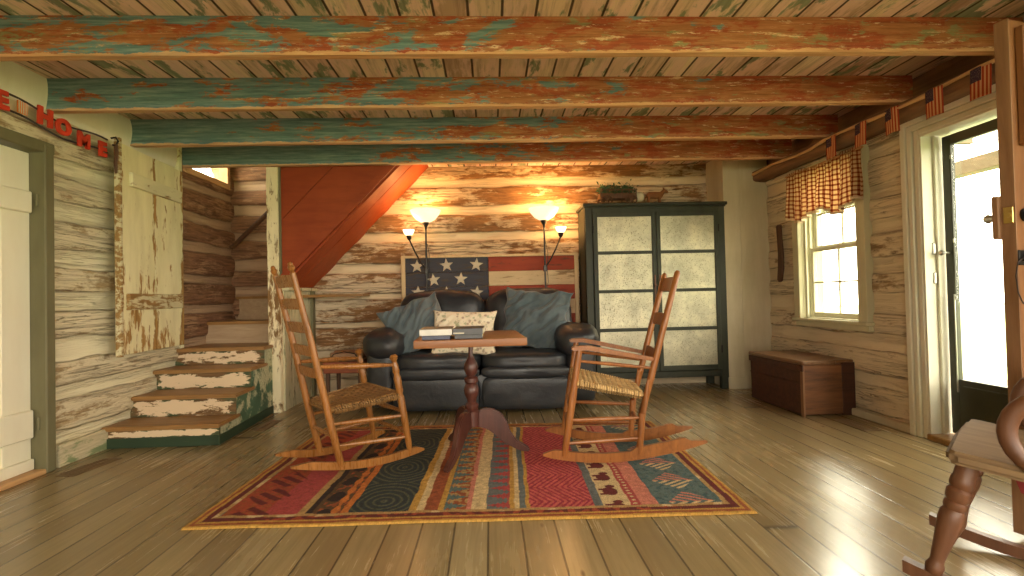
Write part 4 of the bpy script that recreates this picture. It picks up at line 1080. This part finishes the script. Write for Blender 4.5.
# ================================================================== ladder-back rocking chairs
def rocker_chair(kind, loc, rz, label):
    A = kind == 'a'; mw = 'chair_a' if A else 'chair_b'
    t = thing('rocking_chair', label, 'rocking chair', loc, rz)
    bw, fw_ = (.162, .240) if A else (.165, .235)         # half widths at back and front
    xb, xf = (-.205, .165 if A else .205)
    R = 1.15 if A else 1.4
    def rz_(x): return (x + .05) ** 2 / (2 * R)
    def yw(x): return bw + (fw_ - bw) * (x - xb) / (xf - xb)
    tips = (-.455, .245) if A else (-.57, .32)
    for s in (-1, 1):
        # rocker blade
        b = NB(); m = 30; top = []; bot = []
        for i in range(m + 1):
            x = tips[0] + (tips[1] - tips[0]) * i / m; f_ = i / m
            hgt = (.042 if A else .050) * (min(1, f_ / .14) ** .6 if f_ < .14 else 1) * (min(1, (1 - f_) / .08) ** .6 if f_ > .92 else 1)
            if not A and f_ < .45: hgt *= 1.35 if f_ > .12 else 1.0
            bot.append((x, rz_(x) + .0)); top.append((x, rz_(x) + max(.010, hgt)))
        prism(b, bot + top[::-1], -.011, .011, 'xz')
        for v in b.verts: v.co.y += s * yw(max(xb - .1, min(xf + .05, v.co.x)))
        bmesh.ops.bevel(b, geom=[e for e in b.edges if e.calc_length() > .005], offset=.003, segments=1, affect='EDGES') if False else None
        obj('rocker', b, mw, t)
        # back post
        p0 = Vector((xb, s * bw, rz_(xb) + .02)); zt_ = 1.115 if A else 1.035
        if A:
            pts = [p0, Vector((-.266, s * bw, .30)), Vector((-.350, s * (bw - .002), .70)), Vector((-.436, s * (bw - .004), zt_ - .055))]
            b = NB(); path = []; rad = []
            for q in range(4):
                path.append(pts[q]); rad.append((.019, .020, .018, .015)[q])
            dirn = (pts[3] - pts[2]).normalized()
            for dz, r in ((.008, .008), (.016, .015), (.030, .018), (.042, .012), (.048, .013), (.058, .006)):
                path.append(pts[3] + dirn * dz); rad.append(r)
            tube(b, path, rad, 14)
        else:
            pts = [p0, Vector((-.225, s * bw, .26)), Vector((-.275, s * bw, .44)), Vector((-.345, s * bw, .70)), Vector((-.435, s * bw, zt_ - .012)), Vector((-.439, s * bw, zt_))]
            b = NB(); tube(b, pts, [.017, .020, .021, .020, .0185, .010], 12, (1, .9))
        obj('back_post', b, mw, t)
        def bp(z, pts=tuple(pts)):
            for q in range(len(pts) - 1):
                if pts[q].z <= z <= pts[q + 1].z: return pts[q].lerp(pts[q + 1], (z - pts[q].z) / (pts[q + 1].z - pts[q].z))
            return pts[-1]
        # front post
        f0 = Vector((xf, s * fw_, rz_(xf) + .02)); f1 = Vector((xf - .095, s * fw_, .605 if A else .615))
        b = NB()
        if A:
            turned(b, f0, f1, [(0, .014), (.1, .018), (.35, .020), (.56, .021), (.60, .015), (.63, .021), (.68, .019), (.76, .022), (.80, .015), (.83, .020), (.90, .017), (.93, .011), (.95, .020), (.975, .024), (.995, .016), (1, .004)])
        else:
            turned(b, f0, f1, [(0, .016), (.2, .020), (.55, .021), (.9, .018), (1, .016)])
        obj('front_post', b, mw, t)
        fpf = lambda k, f0=f0, f1=f1: f0.lerp(f1, k)
        # arm
        b = NB()
        if A:
            a0 = bp(.57); a1 = fpf(.895)
            turned(b, a0, a1, [(0, .009), (.12, .011), (.3, .014), (.34, .010), (.38, .015), (.62, .015), (.66, .010), (.70, .014), (.9, .010), (1, .009)], 10)
        else:
            a0 = bp(.545); a1 = f1 + Vector((.035, 0, .010)); prism(b, [(a0.x - .01, a0.z - .006), (a0.x - .01, a0.z + .016), (a1.x - .08, a1.z + .016), (a1.x, a1.z + .012), (a1.x + .012, a1.z), (a1.x, a1.z - .010), (a1.x - .08, a1.z - .010)], -.022, .022, 'xz')
            for v in b.verts:
                k_ = (v.co.x - a0.x) / (a1.x - a0.x); wf = .55 + .75 * max(0, min(1, k_)); v.co.y = v.co.y * wf + a0.y + (a1.y - a0.y) * k_
            bmesh.ops.bevel(b, geom=b.edges[:], offset=.005, segments=2, affect='EDGES')
        obj('arm', b, mw, t)
        if not A:
            b = NB(); turned(b, bp(.505), fpf(.90), [(0, .007), (.5, .011), (1, .007)], 10); obj('arm_rail', b, mw, t)
        # side stretchers
        for zb_, kf in (((.14, .16), (.26, .38)) if A else ((.125, .12), (.235, .34))):
            b = NB(); turned(b, bp(zb_), fpf(kf), [(0, .008), (.3, .012), (.5, .0135), (.7, .012), (1, .008)], 10); obj('stretcher', b, mw, t)
        if s == -1: bpR, fR = bp, fpf
        else: bpL, fL = bp, fpf
    # front and back stretchers
    for k in ((.20, .42) if A else (.22, .42)):
        b = NB(); turned(b, fR(k), fL(k), [(0, .008), (.25, .012), (.5, .015), (.75, .012), (1, .008)], 10); obj('stretcher', b, mw, t)
    b = NB(); turned(b, bpR(.19), bpL(.19), [(0, .008), (.5, .012), (1, .008)], 10); obj('stretcher', b, mw, t)
    # seat
    seat_b, seat_f = (.335, .365) if A else (.355, .440)
    if A: seat_b, seat_f = .330, .372
    b = NB(); nx, ny = 26, 26; g_ = {}
    x0_, x1_ = bpR(seat_b).x + .0, fR((seat_f) / .6).x + .012
    for side in (1, -1):
        for i in range(nx + 1):
            for j in range(ny + 1):
                u, v = i / nx, j / ny * 2 - 1
                x = x0_ + (x1_ - x0_) * u; hw = (bw + .004) + (fw_ + .006 - bw) * u; y = v * hw; z = seat_b + (seat_f - seat_b) * u
                ed = min(u, 1 - u) * (x1_ - x0_); ey = (1 - abs(v)) * hw; e = min(ed, ey)
                th = .017 * math.sqrt(max(0, min(1, e / .02)) * (2 - max(0, min(1, e / .02)))) if e < .02 else .017
                sag = -.020 * (1 - v * v) * math.sin(PI * u) * 1.
                rib = .0022 * math.sin(x * 2 * PI / .018) if abs(v) > .8 else .0022 * math.sin(y * 2 * PI / .018)
                edge = i in (0, nx) or j in (0, ny)
                if side == -1 and edge: g_[(i, j, -1)] = g_[(i, j, 1)]; continue
                g_[(i, j, side)] = b.verts.new((x, y, z + sag + side * th + (rib * side if not edge else 0)))
    for side in (1, -1):
        for i in range(nx):
            for j in range(ny):
                q = [g_[(i, j, side)], g_[(i + 1, j, side)], g_[(i + 1, j + 1, side)], g_[(i, j + 1, side)]]
                b.faces.new(q if side == 1 else q[::-1])
    stt = obj('seat', b, 'weave_dark' if A else 'weave_light', t, smooth=60); 
    # wrapped cords round the side rails
    b = NB(); cnt = 26
    for s, bpf, ff in ((-1, bpR, fR), (1, bpL, fL)):
        for q in range(cnt):
            u = (q + .5) / cnt; x = x0_ + .03 + (x1_ - x0_ - .05) * u; z = seat_b + (seat_f - seat_b) * (x - x0_) / (x1_ - x0_); y = s * ((bw + .004) + (fw_ + .004 - bw) * (x - x0_) / (x1_ - x0_))
            tube(b, [(x, y - s * .012, z + .016), (x, y + s * .008, z + .010), (x + .002, y + s * .012, z - .004), (x + .002, y + s * .002, z - .018), (x + .002, y - s * .014, z - .016)], .0062, 6)
    for q in range(22):
        y = -fw_ + .03 + (2 * fw_ - .06) * (q + .5) / 22
        tube(b, [(x1_ - .012, y, seat_f + .016), (x1_ + .006, y, seat_f + .008), (x1_ + .008, y, seat_f - .008), (x1_ - .010, y, seat_f - .018)], .0068, 6)
    obj('seat_edge_wrap', b, 'weave_dark' if A else 'weave_light', t, smooth=60)
    # slats
    sl_ = ((1.02, .062), (.90, .056), (.775, .056), (.65, .054), (.53, .052)) if A else ((.965, .085), (.765, .070), (.565, .068))
    for zc, hh in sl_:
        b = NB(); a = bpR(zc); c = bpL(zc); up_ = (bpR(min(zc + .03, 1.0)) - bpR(zc - .03)).normalized(); m = 14; vv = []
        for i in range(m + 1):
            f_ = i / m; p = a.lerp(c, f_); bow = -.010 * math.sin(PI * f_); ht = hh / 2 * (1 + .18 * math.sin(PI * f_) if A else 1)
            vv.append([b.verts.new(p + Vector((bow + dx, 0, 0)) + up_ * q) for dx, q in ((-.005, -hh / 2), (-.005, ht), (.005, ht), (.005, -hh / 2))])
        for i in range(m):
            for q in range(4): b.faces.new((vv[i][q], vv[i][(q + 1) % 4], vv[i + 1][(q + 1) % 4], vv[i + 1][q]))
        b.faces.new(vv[0][::-1]); b.faces.new(vv[-1]); obj('slat', b, mw, t)
    return t
RH = .0125
ca = rocker_chair('a', (-.757, 2.93, RH), math.radians(38), 'honey-coloured ladder-back rocking chair with turned arm posts left of the pedestal table')
cbh = rocker_chair('b', (.615, 2.86, RH), math.radians(172), 'orange-brown ladder-back rocking chair with flat arms right of the pedestal table')

# ================================================================== plank-seat rocker at the right edge
pc = thing('plank_seat_rocker', 'brown rocking chair with wide plank seat and bentwood arms at the right edge', 'rocking chair', (1.66, 1.385, 0), math.radians(129))
# local: +x forward (towards -X+Y), +y = chair's left (towards the camera side)
b = NB(); o = [(.218, -.245), (.225, 0), (.218, .245), (.20, .262), (0, .25), (-.20, .215), (-.215, 0), (-.20, -.215), (0, -.25), (.20, -.262)]
prism(b, o, .385, .425, 'xy'); bmesh.ops.bevel(b, geom=b.edges[:], offset=.012, segments=3, affect='EDGES')
for v in b.verts: v.co.z += (v.co.x) * .12
obj('seat', b, 'seatplank', pc)
for s in (-1, 1):
    b = NB(); m = 26; bo = []; to = []
    for i in range(m + 1):
        x = -.50 + .83 * i / m; z = (x + .02) ** 2 / 2.9; bo.append((x, z)); to.append((x, z + .038))
    prism(b, bo + to[::-1], s * .225 - .017, s * .225 + .017, 'xz'); bmesh.ops.bevel(b, geom=b.edges[:], offset=.006, segments=2, affect='EDGES') if False else None
    obj('rocker', b, 'chair_c', pc)
    b = NB(); turned(b, (.262, s * .225, .052), (.172, s * .195, .405), [(0, .014), (.04, .021), (.09, .024), (.13, .018), (.16, .018), (.30, .023), (.50, .031), (.57, .030), (.60, .024), (.62, .028), (.655, .028), (.67, .024), (.70, .030), (.76, .031), (.785, .025), (.81, .030), (.86, .030), (.88, .027), (1, .027)], 18); obj('front_leg', b, 'chair_c', pc)
    b = NB(); turned(b, (-.24, s * .225, .045), (-.16, s * .17, .395), [(0, .016), (.15, .026), (.5, .032), (.8, .030), (1, .026)], 16); obj('back_leg', b, 'chair_c', pc)
    # bentwood arm: springs from the seat, curls forward and returns to the back
    pts = []
    for q in range(17):
        a = -PI * .62 + q / 16 * PI * 1.22
        pts.append(Vector((-.018 + .105 * math.cos(a), s * .245, .525 + .105 * math.sin(a))))
    pts = [Vector((-.10, s * .235, .425))] + pts + [Vector((-.12, s * .25, .640)), Vector((-.20, s * .24, .66)), Vector((-.27, s * .22, .67))]
    b = NB(); tube(b, pts, .019, 14, (1.15, .95), up=Vector((0, 1, 0))); obj('arm', b, 'chair_c', pc)
    b = NB(); tube(b, [(-.18, s * .20, .40), (-.24, s * .20, .65), (-.33, s * .19, 1.02)], [.016, .017, .013], 10); obj('back_post', b, 'chair_c', pc)
for k in range(5):
    y = -.13 + k * .065; b = NB(); tube(b, [(-.19, y, .40), (-.25, y, .65), (-.33, y, .98)], [.008, .010, .007], 8); obj('spindle', b, 'chair_c', pc)
b = NB(); prism(b, [(-.25, .94), (-.25, 1.03), (-.12, 1.08), (.12, 1.08), (.25, 1.03), (.25, .94), (0, .97)], -.010, .010, 'yz')
for v in b.verts: v.co.x -= .33
obj('crest_rail', b, 'chair_c', pc)
b = NB(); turned(b, (.225, -.22, .15), (.225, .22, .15), [(0, .010), (.3, .016), (.5, .022), (.7, .016), (1, .010)], 12); obj('stretcher', b, 'chair_c', pc)
b = NB(); prism(b, [(-.15, .385), (.10, .385), (.075, .30), (.02, .27), (-.10, .29)], -.012, .012, 'xz')
for v in b.verts: v.co.y += .02
obj('seat_brace', b, 'tiecloth', pc)

# ================================================================== low side table with cloth beside the sofa
lt = thing('side_table', 'low reddish wooden side table between the stairs and the sofa', 'table', (-1.27, 4.42, 0), math.radians(-4))
b = NB(); box(b, -.17, .17, -.15, .15, .30, .40, .006); obj('apron', b, 'redbox', lt)
b = NB(); box(b, -.185, .185, -.165, .165, .40, .418, .005); obj('tabletop', b, 'darkwood', lt)
for x in (-.14, .14):
    for y in (-.12, .12):
        b = NB(); tube(b, [(x, y, 0), (x, y, .15), (x, y, .31)], [.012, .018, .020], 10); obj('leg', b, 'darkwood', lt)
b = NB(); soft(b, (0, 0, .450), (.15, .12, .027), 4, 9, .010, 14, 5)
tag(obj('folded_cloth', b, 'tancloth', loc=(-1.27, 4.42, 0), rot=(0, 0, math.radians(5))), 'folded tan cloth lying on the low side table', 'cloth')
b = NB(); tube(b, [(-.12, 0, .0), (-.09, 0, .045), (0, 0, .065), (.09, 0, .045), (.12, 0, 0)], .004, 8)
tag(obj('wire_handle', b, 'iron', loc=(-1.27, 4.285, .419)), 'thin dark wire hoop standing on the low side table beside the cloth', 'wire')

# ================================================================== rug
def rug():
    P = [Vector((-1.290, 2.080)), Vector((1.090, 2.005)), Vector((1.135, 3.50)), Vector((-1.218, 3.62))]
    nu, nv = 560, 320
    rnd_ = random.Random(5); bm = NB(); lc = bm.verts.layers.float_color.new('col'); G_ = {}
    gold = (.50, .28, .060); red = (.33, .060, .030); dred = (.13, .022, .022); crim = (.38, .065, .060); navy = (.030, .042, .045); teal = (.10, .150, .145)
    cream = (.62, .46, .24); blk = (.025, .018, .018); orange = (.52, .16, .035); pink = (.56, .20, .14); tan = (.42, .26, .10); olive = (.16, .15, .05); rust = (.30, .080, .03); slate = (.13, .15, .15)
    # bands across the width, in fractions of the inner width
    B = [(.000, .130, 'redleaf'), (.130, .152, tan), (.152, .172, blk), (.172, .290, 'animals_dark'), (.290, .310, orange), (.310, .470, 'navy'), (.470, .485, gold), (.485, .500, cream), (.500, .530, rust), (.530, .548, gold),
         (.548, .592, 'trees'), (.592, .602, pink), (.602, .628, cream), (.628, .672, 'trees2'), (.672, .684, gold), (.684, .696, cream), (.696, .708, slate), (.708, .716, gold), (.716, .852, 'crimson'), (.852, .868, slate), (.868, .905, 'bears'),
         (.905, .920, 'dots'), (.920, .945, pink), (.945, 1.01, 'tealleaf')]
    # widths rescaled so that the right-hand bands have their real share
    edges = {0: 0, .130: .15, .152: .165, .172: .178, .290: .235, .310: .25, .470: .37, .485: .385, .500: .40, .530: .428, .548: .44, .592: .485, .602: .495, .628: .525, .672: .572, .684: .582, .696: .592, .708: .605, .716: .613, .852: .742, .868: .76, .905: .815, .920: .835, .945: .87, 1.01: 1.01}
    def band(u):
        for a, b_, k in B:
            ea, eb = edges[a], edges[b_]
            if ea <= u < eb: return k, (u - ea) / (eb - ea)
        return 'tealleaf', .9
    def nz(a, b_, s=0): return noise.noise(Vector((a, b_, s)))
    Wm, Hm = 2.39, 1.46
    def color(u, v):
        x, y = u * Wm, v * Hm
        x += .004 * nz(x * 6, y * 9); y += .004 * nz(x * 8, y * 6, 4)
        d = min(x, Wm - x, y, Hm - y)
        if d < .018: return gold
        if d < .034: return rust
        if d < .048: return gold
        if d < .078: return dred if x < .3 or x > Wm - .3 or nz(x * 30, y * 30) > -.1 else red
        if d < .100: return tan if nz(x * 14, y * 14, 2) > -.2 else cream
        u2 = (x - .10) / (Wm - .20); k, f = band(u2 + .004 * nz(y * 5, 0, 1)); s = nz(x * 40, y * 40, 7)
        if not isinstance(k, str): return tuple(c * (1 + .25 * s) for c in k)
        if k == 'redleaf':
            t_ = (y * 5.2) % 1; a = abs(f - .35) + abs(t_ - .5) * .55; r_ = math.sin(y * 90 + f * 20)
            if a < .30 and r_ > -.1: return dred
            return crim if f > .55 else (red if s > -.1 else rust)
        if k == 'animals_dark':
            t_ = (y * 5.5) % 1
            if abs(f - .78) < .10 + .05 * math.sin(y * 60): return orange
            if ((f - .42) / .26) ** 2 + ((t_ - .5) / .30) ** 2 < 1 or (abs(f - .2) < .06 and abs(t_ - .35) < .08): return blk
            return rust if (f > .15 and s > .15) else (.10, .055, .025)
        if k == 'navy':
            cx, cy = (f - .5) * .30, ((y * 2.4) % 1 - .5) * .42; r_ = math.hypot(cx, cy)
            return (.095, .10, .060) if math.sin(r_ * 170 + 3 * nz(x * 8, y * 8)) > .55 else navy
        if k in ('trees', 'trees2'):
            t_ = (y * 11) % 1; h = 1 - f if k == 'trees2' else f
            if abs(t_ - .5) < .5 * (1 - h) * (.75 + .25 * math.sin(f * 28)): return crim if k == 'trees2' else teal
            return slate if k == 'trees2' else (tan if s > 0 else rust)
        if k == 'crimson':
            m_ = math.sin((x + abs(((y * 3.2) % 1) - .5) * .22) * 210)
            return (.30, .028, .055) if m_ > .25 else ((.52, .11, .09) if s > -.25 else crim)
        if k == 'bears':
            t_ = (y * 6.0) % 1
            body = ((f - .5) / .30) ** 2 + ((t_ - .5) / .26) ** 2 < 1; head = ((f - .58) / .2) ** 2 + ((t_ - .82) / .10) ** 2 < 1
            legs = (f < .42 and f > .06 and (abs(t_ - .33) < .06 or abs(t_ - .64) < .06))
            return dred if (body or head or legs) else cream
        if k == 'dots':
            return cream if ((y * 30) % 1 - .5) ** 2 + (f - .5) ** 2 < .05 else crim
        if k == 'tealleaf':
            t_ = (y * 4.2) % 1; a = abs(f - .5) * 1.0 + abs(t_ - .5) * .75
            if a < .34 and math.sin(f * 34 + abs(t_ - .5) * 44) > .0: return pink if t_ > .5 else cream
            return teal if s > -.2 else (.055, .11, .12)
        return red
    for i in range(nu + 1):
        for j in range(nv + 1):
            u, v = i / nu, j / nv
            p = P[0].lerp(P[1], u).lerp(P[3].lerp(P[2], u), v)
            off = .006 * nz(u * 6, 1.) * (1 - v)
            z = .010 + .0012 * nz(p.x * 14, p.y * 14) + (.0008 * math.sin(p.x * 600))
            q = bm.verts.new((p.x, p.y + off, z if 0 < i < nu and 0 < j < nv else .002)); hz = 1.08 + .55 * (rnd_.random() - .5) + .25 * nz(u * 90, v * 60, 3); c = [max(0, k_ * hz + .02 * (rnd_.random() ** 3)) for k_ in color(u, v)]; q[lc] = (*c, 1); G_[(i, j)] = q
    for i in range(nu):
        for j in range(nv): bm.faces.new((G_[(i, j)], G_[(i + 1, j)], G_[(i + 1, j + 1)], G_[(i, j + 1)]))
    return tag(obj('rug', bm, 'rug', smooth=180), 'multicoloured striped rug with bears and trees lying on the floorboards', 'rug')
rug()

# ================================================================== floor registers
def register(x, y, rz, label):
    t = thing('floor_register', label, 'floor vent', (x, y, 0), rz, 'brown floor vents')
    b = NB(); box(b, -.055, .055, -.15, .15, 0, .004, .001); obj('plate', b, 'register', t)
    b = NB()
    for q in range(14):
        for s in (-.028, .028): box(b, s - .020, s + .020, -.13 + q * .019, -.124 + q * .019, .004, .007)
    obj('grille', b, 'register', t, smooth=0)
register(-2.33, 2.95, math.radians(-8), 'flat brown floor vent beside the frame of the white plank door')
register(2.46, 3.24, 0, 'flat brown floor vent in front of the trunk by the right wall')
register(-1.70, 3.78, 0, 'flat brown floor vent at the foot of the stair post')

# ================================================================== HOME garland on the left wall
gl = thing('letter_garland', 'garland of red letters and a small flag strung above the white plank door', 'garland', (0, 0, 0))
XG = -2.485
cord = [(XG + .004, 2.25 + i * .05, 2.045 - .016 * math.sin(i * .55) - i * .0022) for i in range(22)]
b = NB(); tube(b, cord, .0055, 6); obj('string', b, 'string', gl)
b = NB(); tube(b, [(p[0], p[1], p[2] - .085) for p in cord], .0055, 6); obj('string', b, 'string', gl)
bfnt = {}
def letter(ch, y, z, size, rot=0):
    cu = bpy.data.curves.new('c', 'FONT'); cu.body = ch; cu.size = size; cu.extrude = .006; cu.bevel_depth = .0015; cu.offset = .0055; cu.align_x = 'CENTER'; cu.align_y = 'CENTER'
    tmp = bpy.data.objects.new('tmp', cu); C.objects.link(tmp); bpy.context.view_layer.update()
    me = bpy.data.meshes.new_from_object(tmp.evaluated_get(bpy.context.evaluated_depsgraph_get())); bpy.data.objects.remove(tmp)
    me.materials.clear(); me.materials.append(M['letter'])
    me.transform(Matrix.Rotation(rot, 4, 'Z'))
    o = bpy.data.objects.new('letter', me); C.objects.link(o); o.parent = gl
    # face +x: text x -> +y, text y -> +z
    o.matrix_local = Matrix.Translation((XG + .010, y, z)) @ Matrix(((0, 0, 1, 0), (1, 0, 0, 0), (0, 1, 0, 0), (0, 0, 0, 1)))
letter('E', 2.60, 1.990, .125, .05); letter('H', 2.845, 1.990, .130, -.04); letter('O', 2.962, 1.973, .120, .03); letter('M', 3.105, 1.943, .115, -.03); letter('E', 3.25, 1.932, .120, .02)
b = NB(); box(b, XG, XG + .006, 2.690, 2.745, 1.965, 2.030, .001); fl = obj('flag_tile', b, 'flag_orange', gl)
b = NB()
for q in range(4): box(b, XG + .0061, XG + .0075, 2.694 + q * .013, 2.700 + q * .013, 1.967, 2.028)
obj('stripe', b, 'white_small', fl)

# ================================================================== outdoors
bm = NB(); box(bm, -30, 30, -30, 30, -.30, -.14); struct(obj('ground', bm, 'ground', smooth=0))
pr = thing('porch', 'cream-boarded porch seen through the storm door glass', 'porch', (0, 0, 0))
b = NB(); box(b, XR + .17, 5.2, .8, 8.4, -.14, -.03, .005); obj('deck', b, 'porch', pr)
b = NB(); box(b, 5.0, 5.12, .9, 1.02, -.03, 2.1, .005); obj('post', b, 'porch', pr)
b = NB(); box(b, 5.0, 5.12, 4.3, 4.42, -.03, 2.1, .005); obj('post', b, 'porch', pr)
b = NB(); box(b, 4.98, 5.14, .8, 8.4, 2.1, 2.25, .005); obj('beam', b, 'porch', pr)
for xq, zq in ((4.3, 2.30), (3.6, 2.30)):
    b = NB(); box(b, xq, xq + .10, .8, 8.4, zq, zq + .12, .005); obj('beam', b, 'porch', pr)
for q in range(11):
    b = NB(); box(b, XR + .17, 5.1, 1.0 + q * .65, 1.05 + q * .65, 2.42, 2.54, .004); obj('rafter', b, 'porch', pr)

# ================================================================== light
w = bpy.data.worlds.new('world'); SC.world = w; w.use_nodes = True
nt = w.node_tree; bg = nt.nodes['Background']; bg.inputs[0].default_value = (1.0, .90, .74, 1); bg.inputs[1].default_value = 10.5
def portal(loc, sx, sy, normal):
    l = bpy.data.lights.new('window_portal', 'AREA'); l.shape = 'RECTANGLE'; l.size = sx; l.size_y = sy; l.cycles.is_portal = True
    o = bpy.data.objects.new('window_portal', l); C.objects.link(o); o.location = loc
    o.rotation_euler = Vector(normal).to_track_quat('-Z', 'Y').to_euler()
portal((XR + .18, (DR[0] + DR[1]) / 2, .93), .9, 1.86, (-1, 0, 0))
portal((XR + .18, (W1[0] + W1[1]) / 2, 1.29), .66, 1.14, (-1, 0, 0))
portal((XR + .18, (W3[0] + W3[1]) / 2, 1.25), 2.4, 1.4, (-1, 0, 0))
for x0, x1, z0, z1 in WREAR: portal(((x0 + x1) / 2, YF - .18, (z0 + z1) / 2), x1 - x0, z1 - z0, (0, 1, 0))
portal((XL - .18, (W2[0] + W2[1]) / 2, 2.47), .64, .75, (1, 0, 0))
s = bpy.data.lights.new('sun', 'SUN'); s.energy = 1.3; s.angle = .14; s.color = (1, .93, .76)
so_ = bpy.data.objects.new('sun', s); C.objects.link(so_); so_.rotation_euler = Vector((-1.1, -1.5, -1.0)).to_track_quat('-Z', 'Y').to_euler()

# ================================================================== camera
yaw, pitch, roll, F = .0440, .0164, -.0231, 490.
cy, sy = math.cos(yaw), math.sin(yaw); cp, sp = math.cos(pitch), math.sin(pitch)
fwd = Vector((sy * cp, cy * cp, sp)); rt = Vector((cy, -sy, 0)); up = rt.cross(fwd)
r2 = rt * math.cos(roll) + up * math.sin(roll); u2 = up * math.cos(roll) - rt * math.sin(roll)
cam = bpy.data.cameras.new('camera'); cam.sensor_width = 36; cam.lens = F / 1024 * 36; cam.clip_start = .02; cam.clip_end = 200
co = bpy.data.objects.new('camera', cam); C.objects.link(co)
co.matrix_world = Matrix(((r2.x, u2.x, -fwd.x, 0), (r2.y, u2.y, -fwd.y, 0), (r2.z, u2.z, -fwd.z, .93), (0, 0, 0, 1)))
SC.camera = co
SC.view_settings.view_transform = 'Standard'; SC.view_settings.look = 'None'; SC.view_settings.gamma = 1; SC.view_settings.exposure = .45
SC.view_settings.use_curve_mapping = False
SC.cycles.use_denoising = True
SC.cycles.max_bounces = 10; SC.cycles.diffuse_bounces = 4; SC.cycles.sample_clamp_indirect = 6
SC.cycles.caustics_reflective = False; SC.cycles.caustics_refractive = False
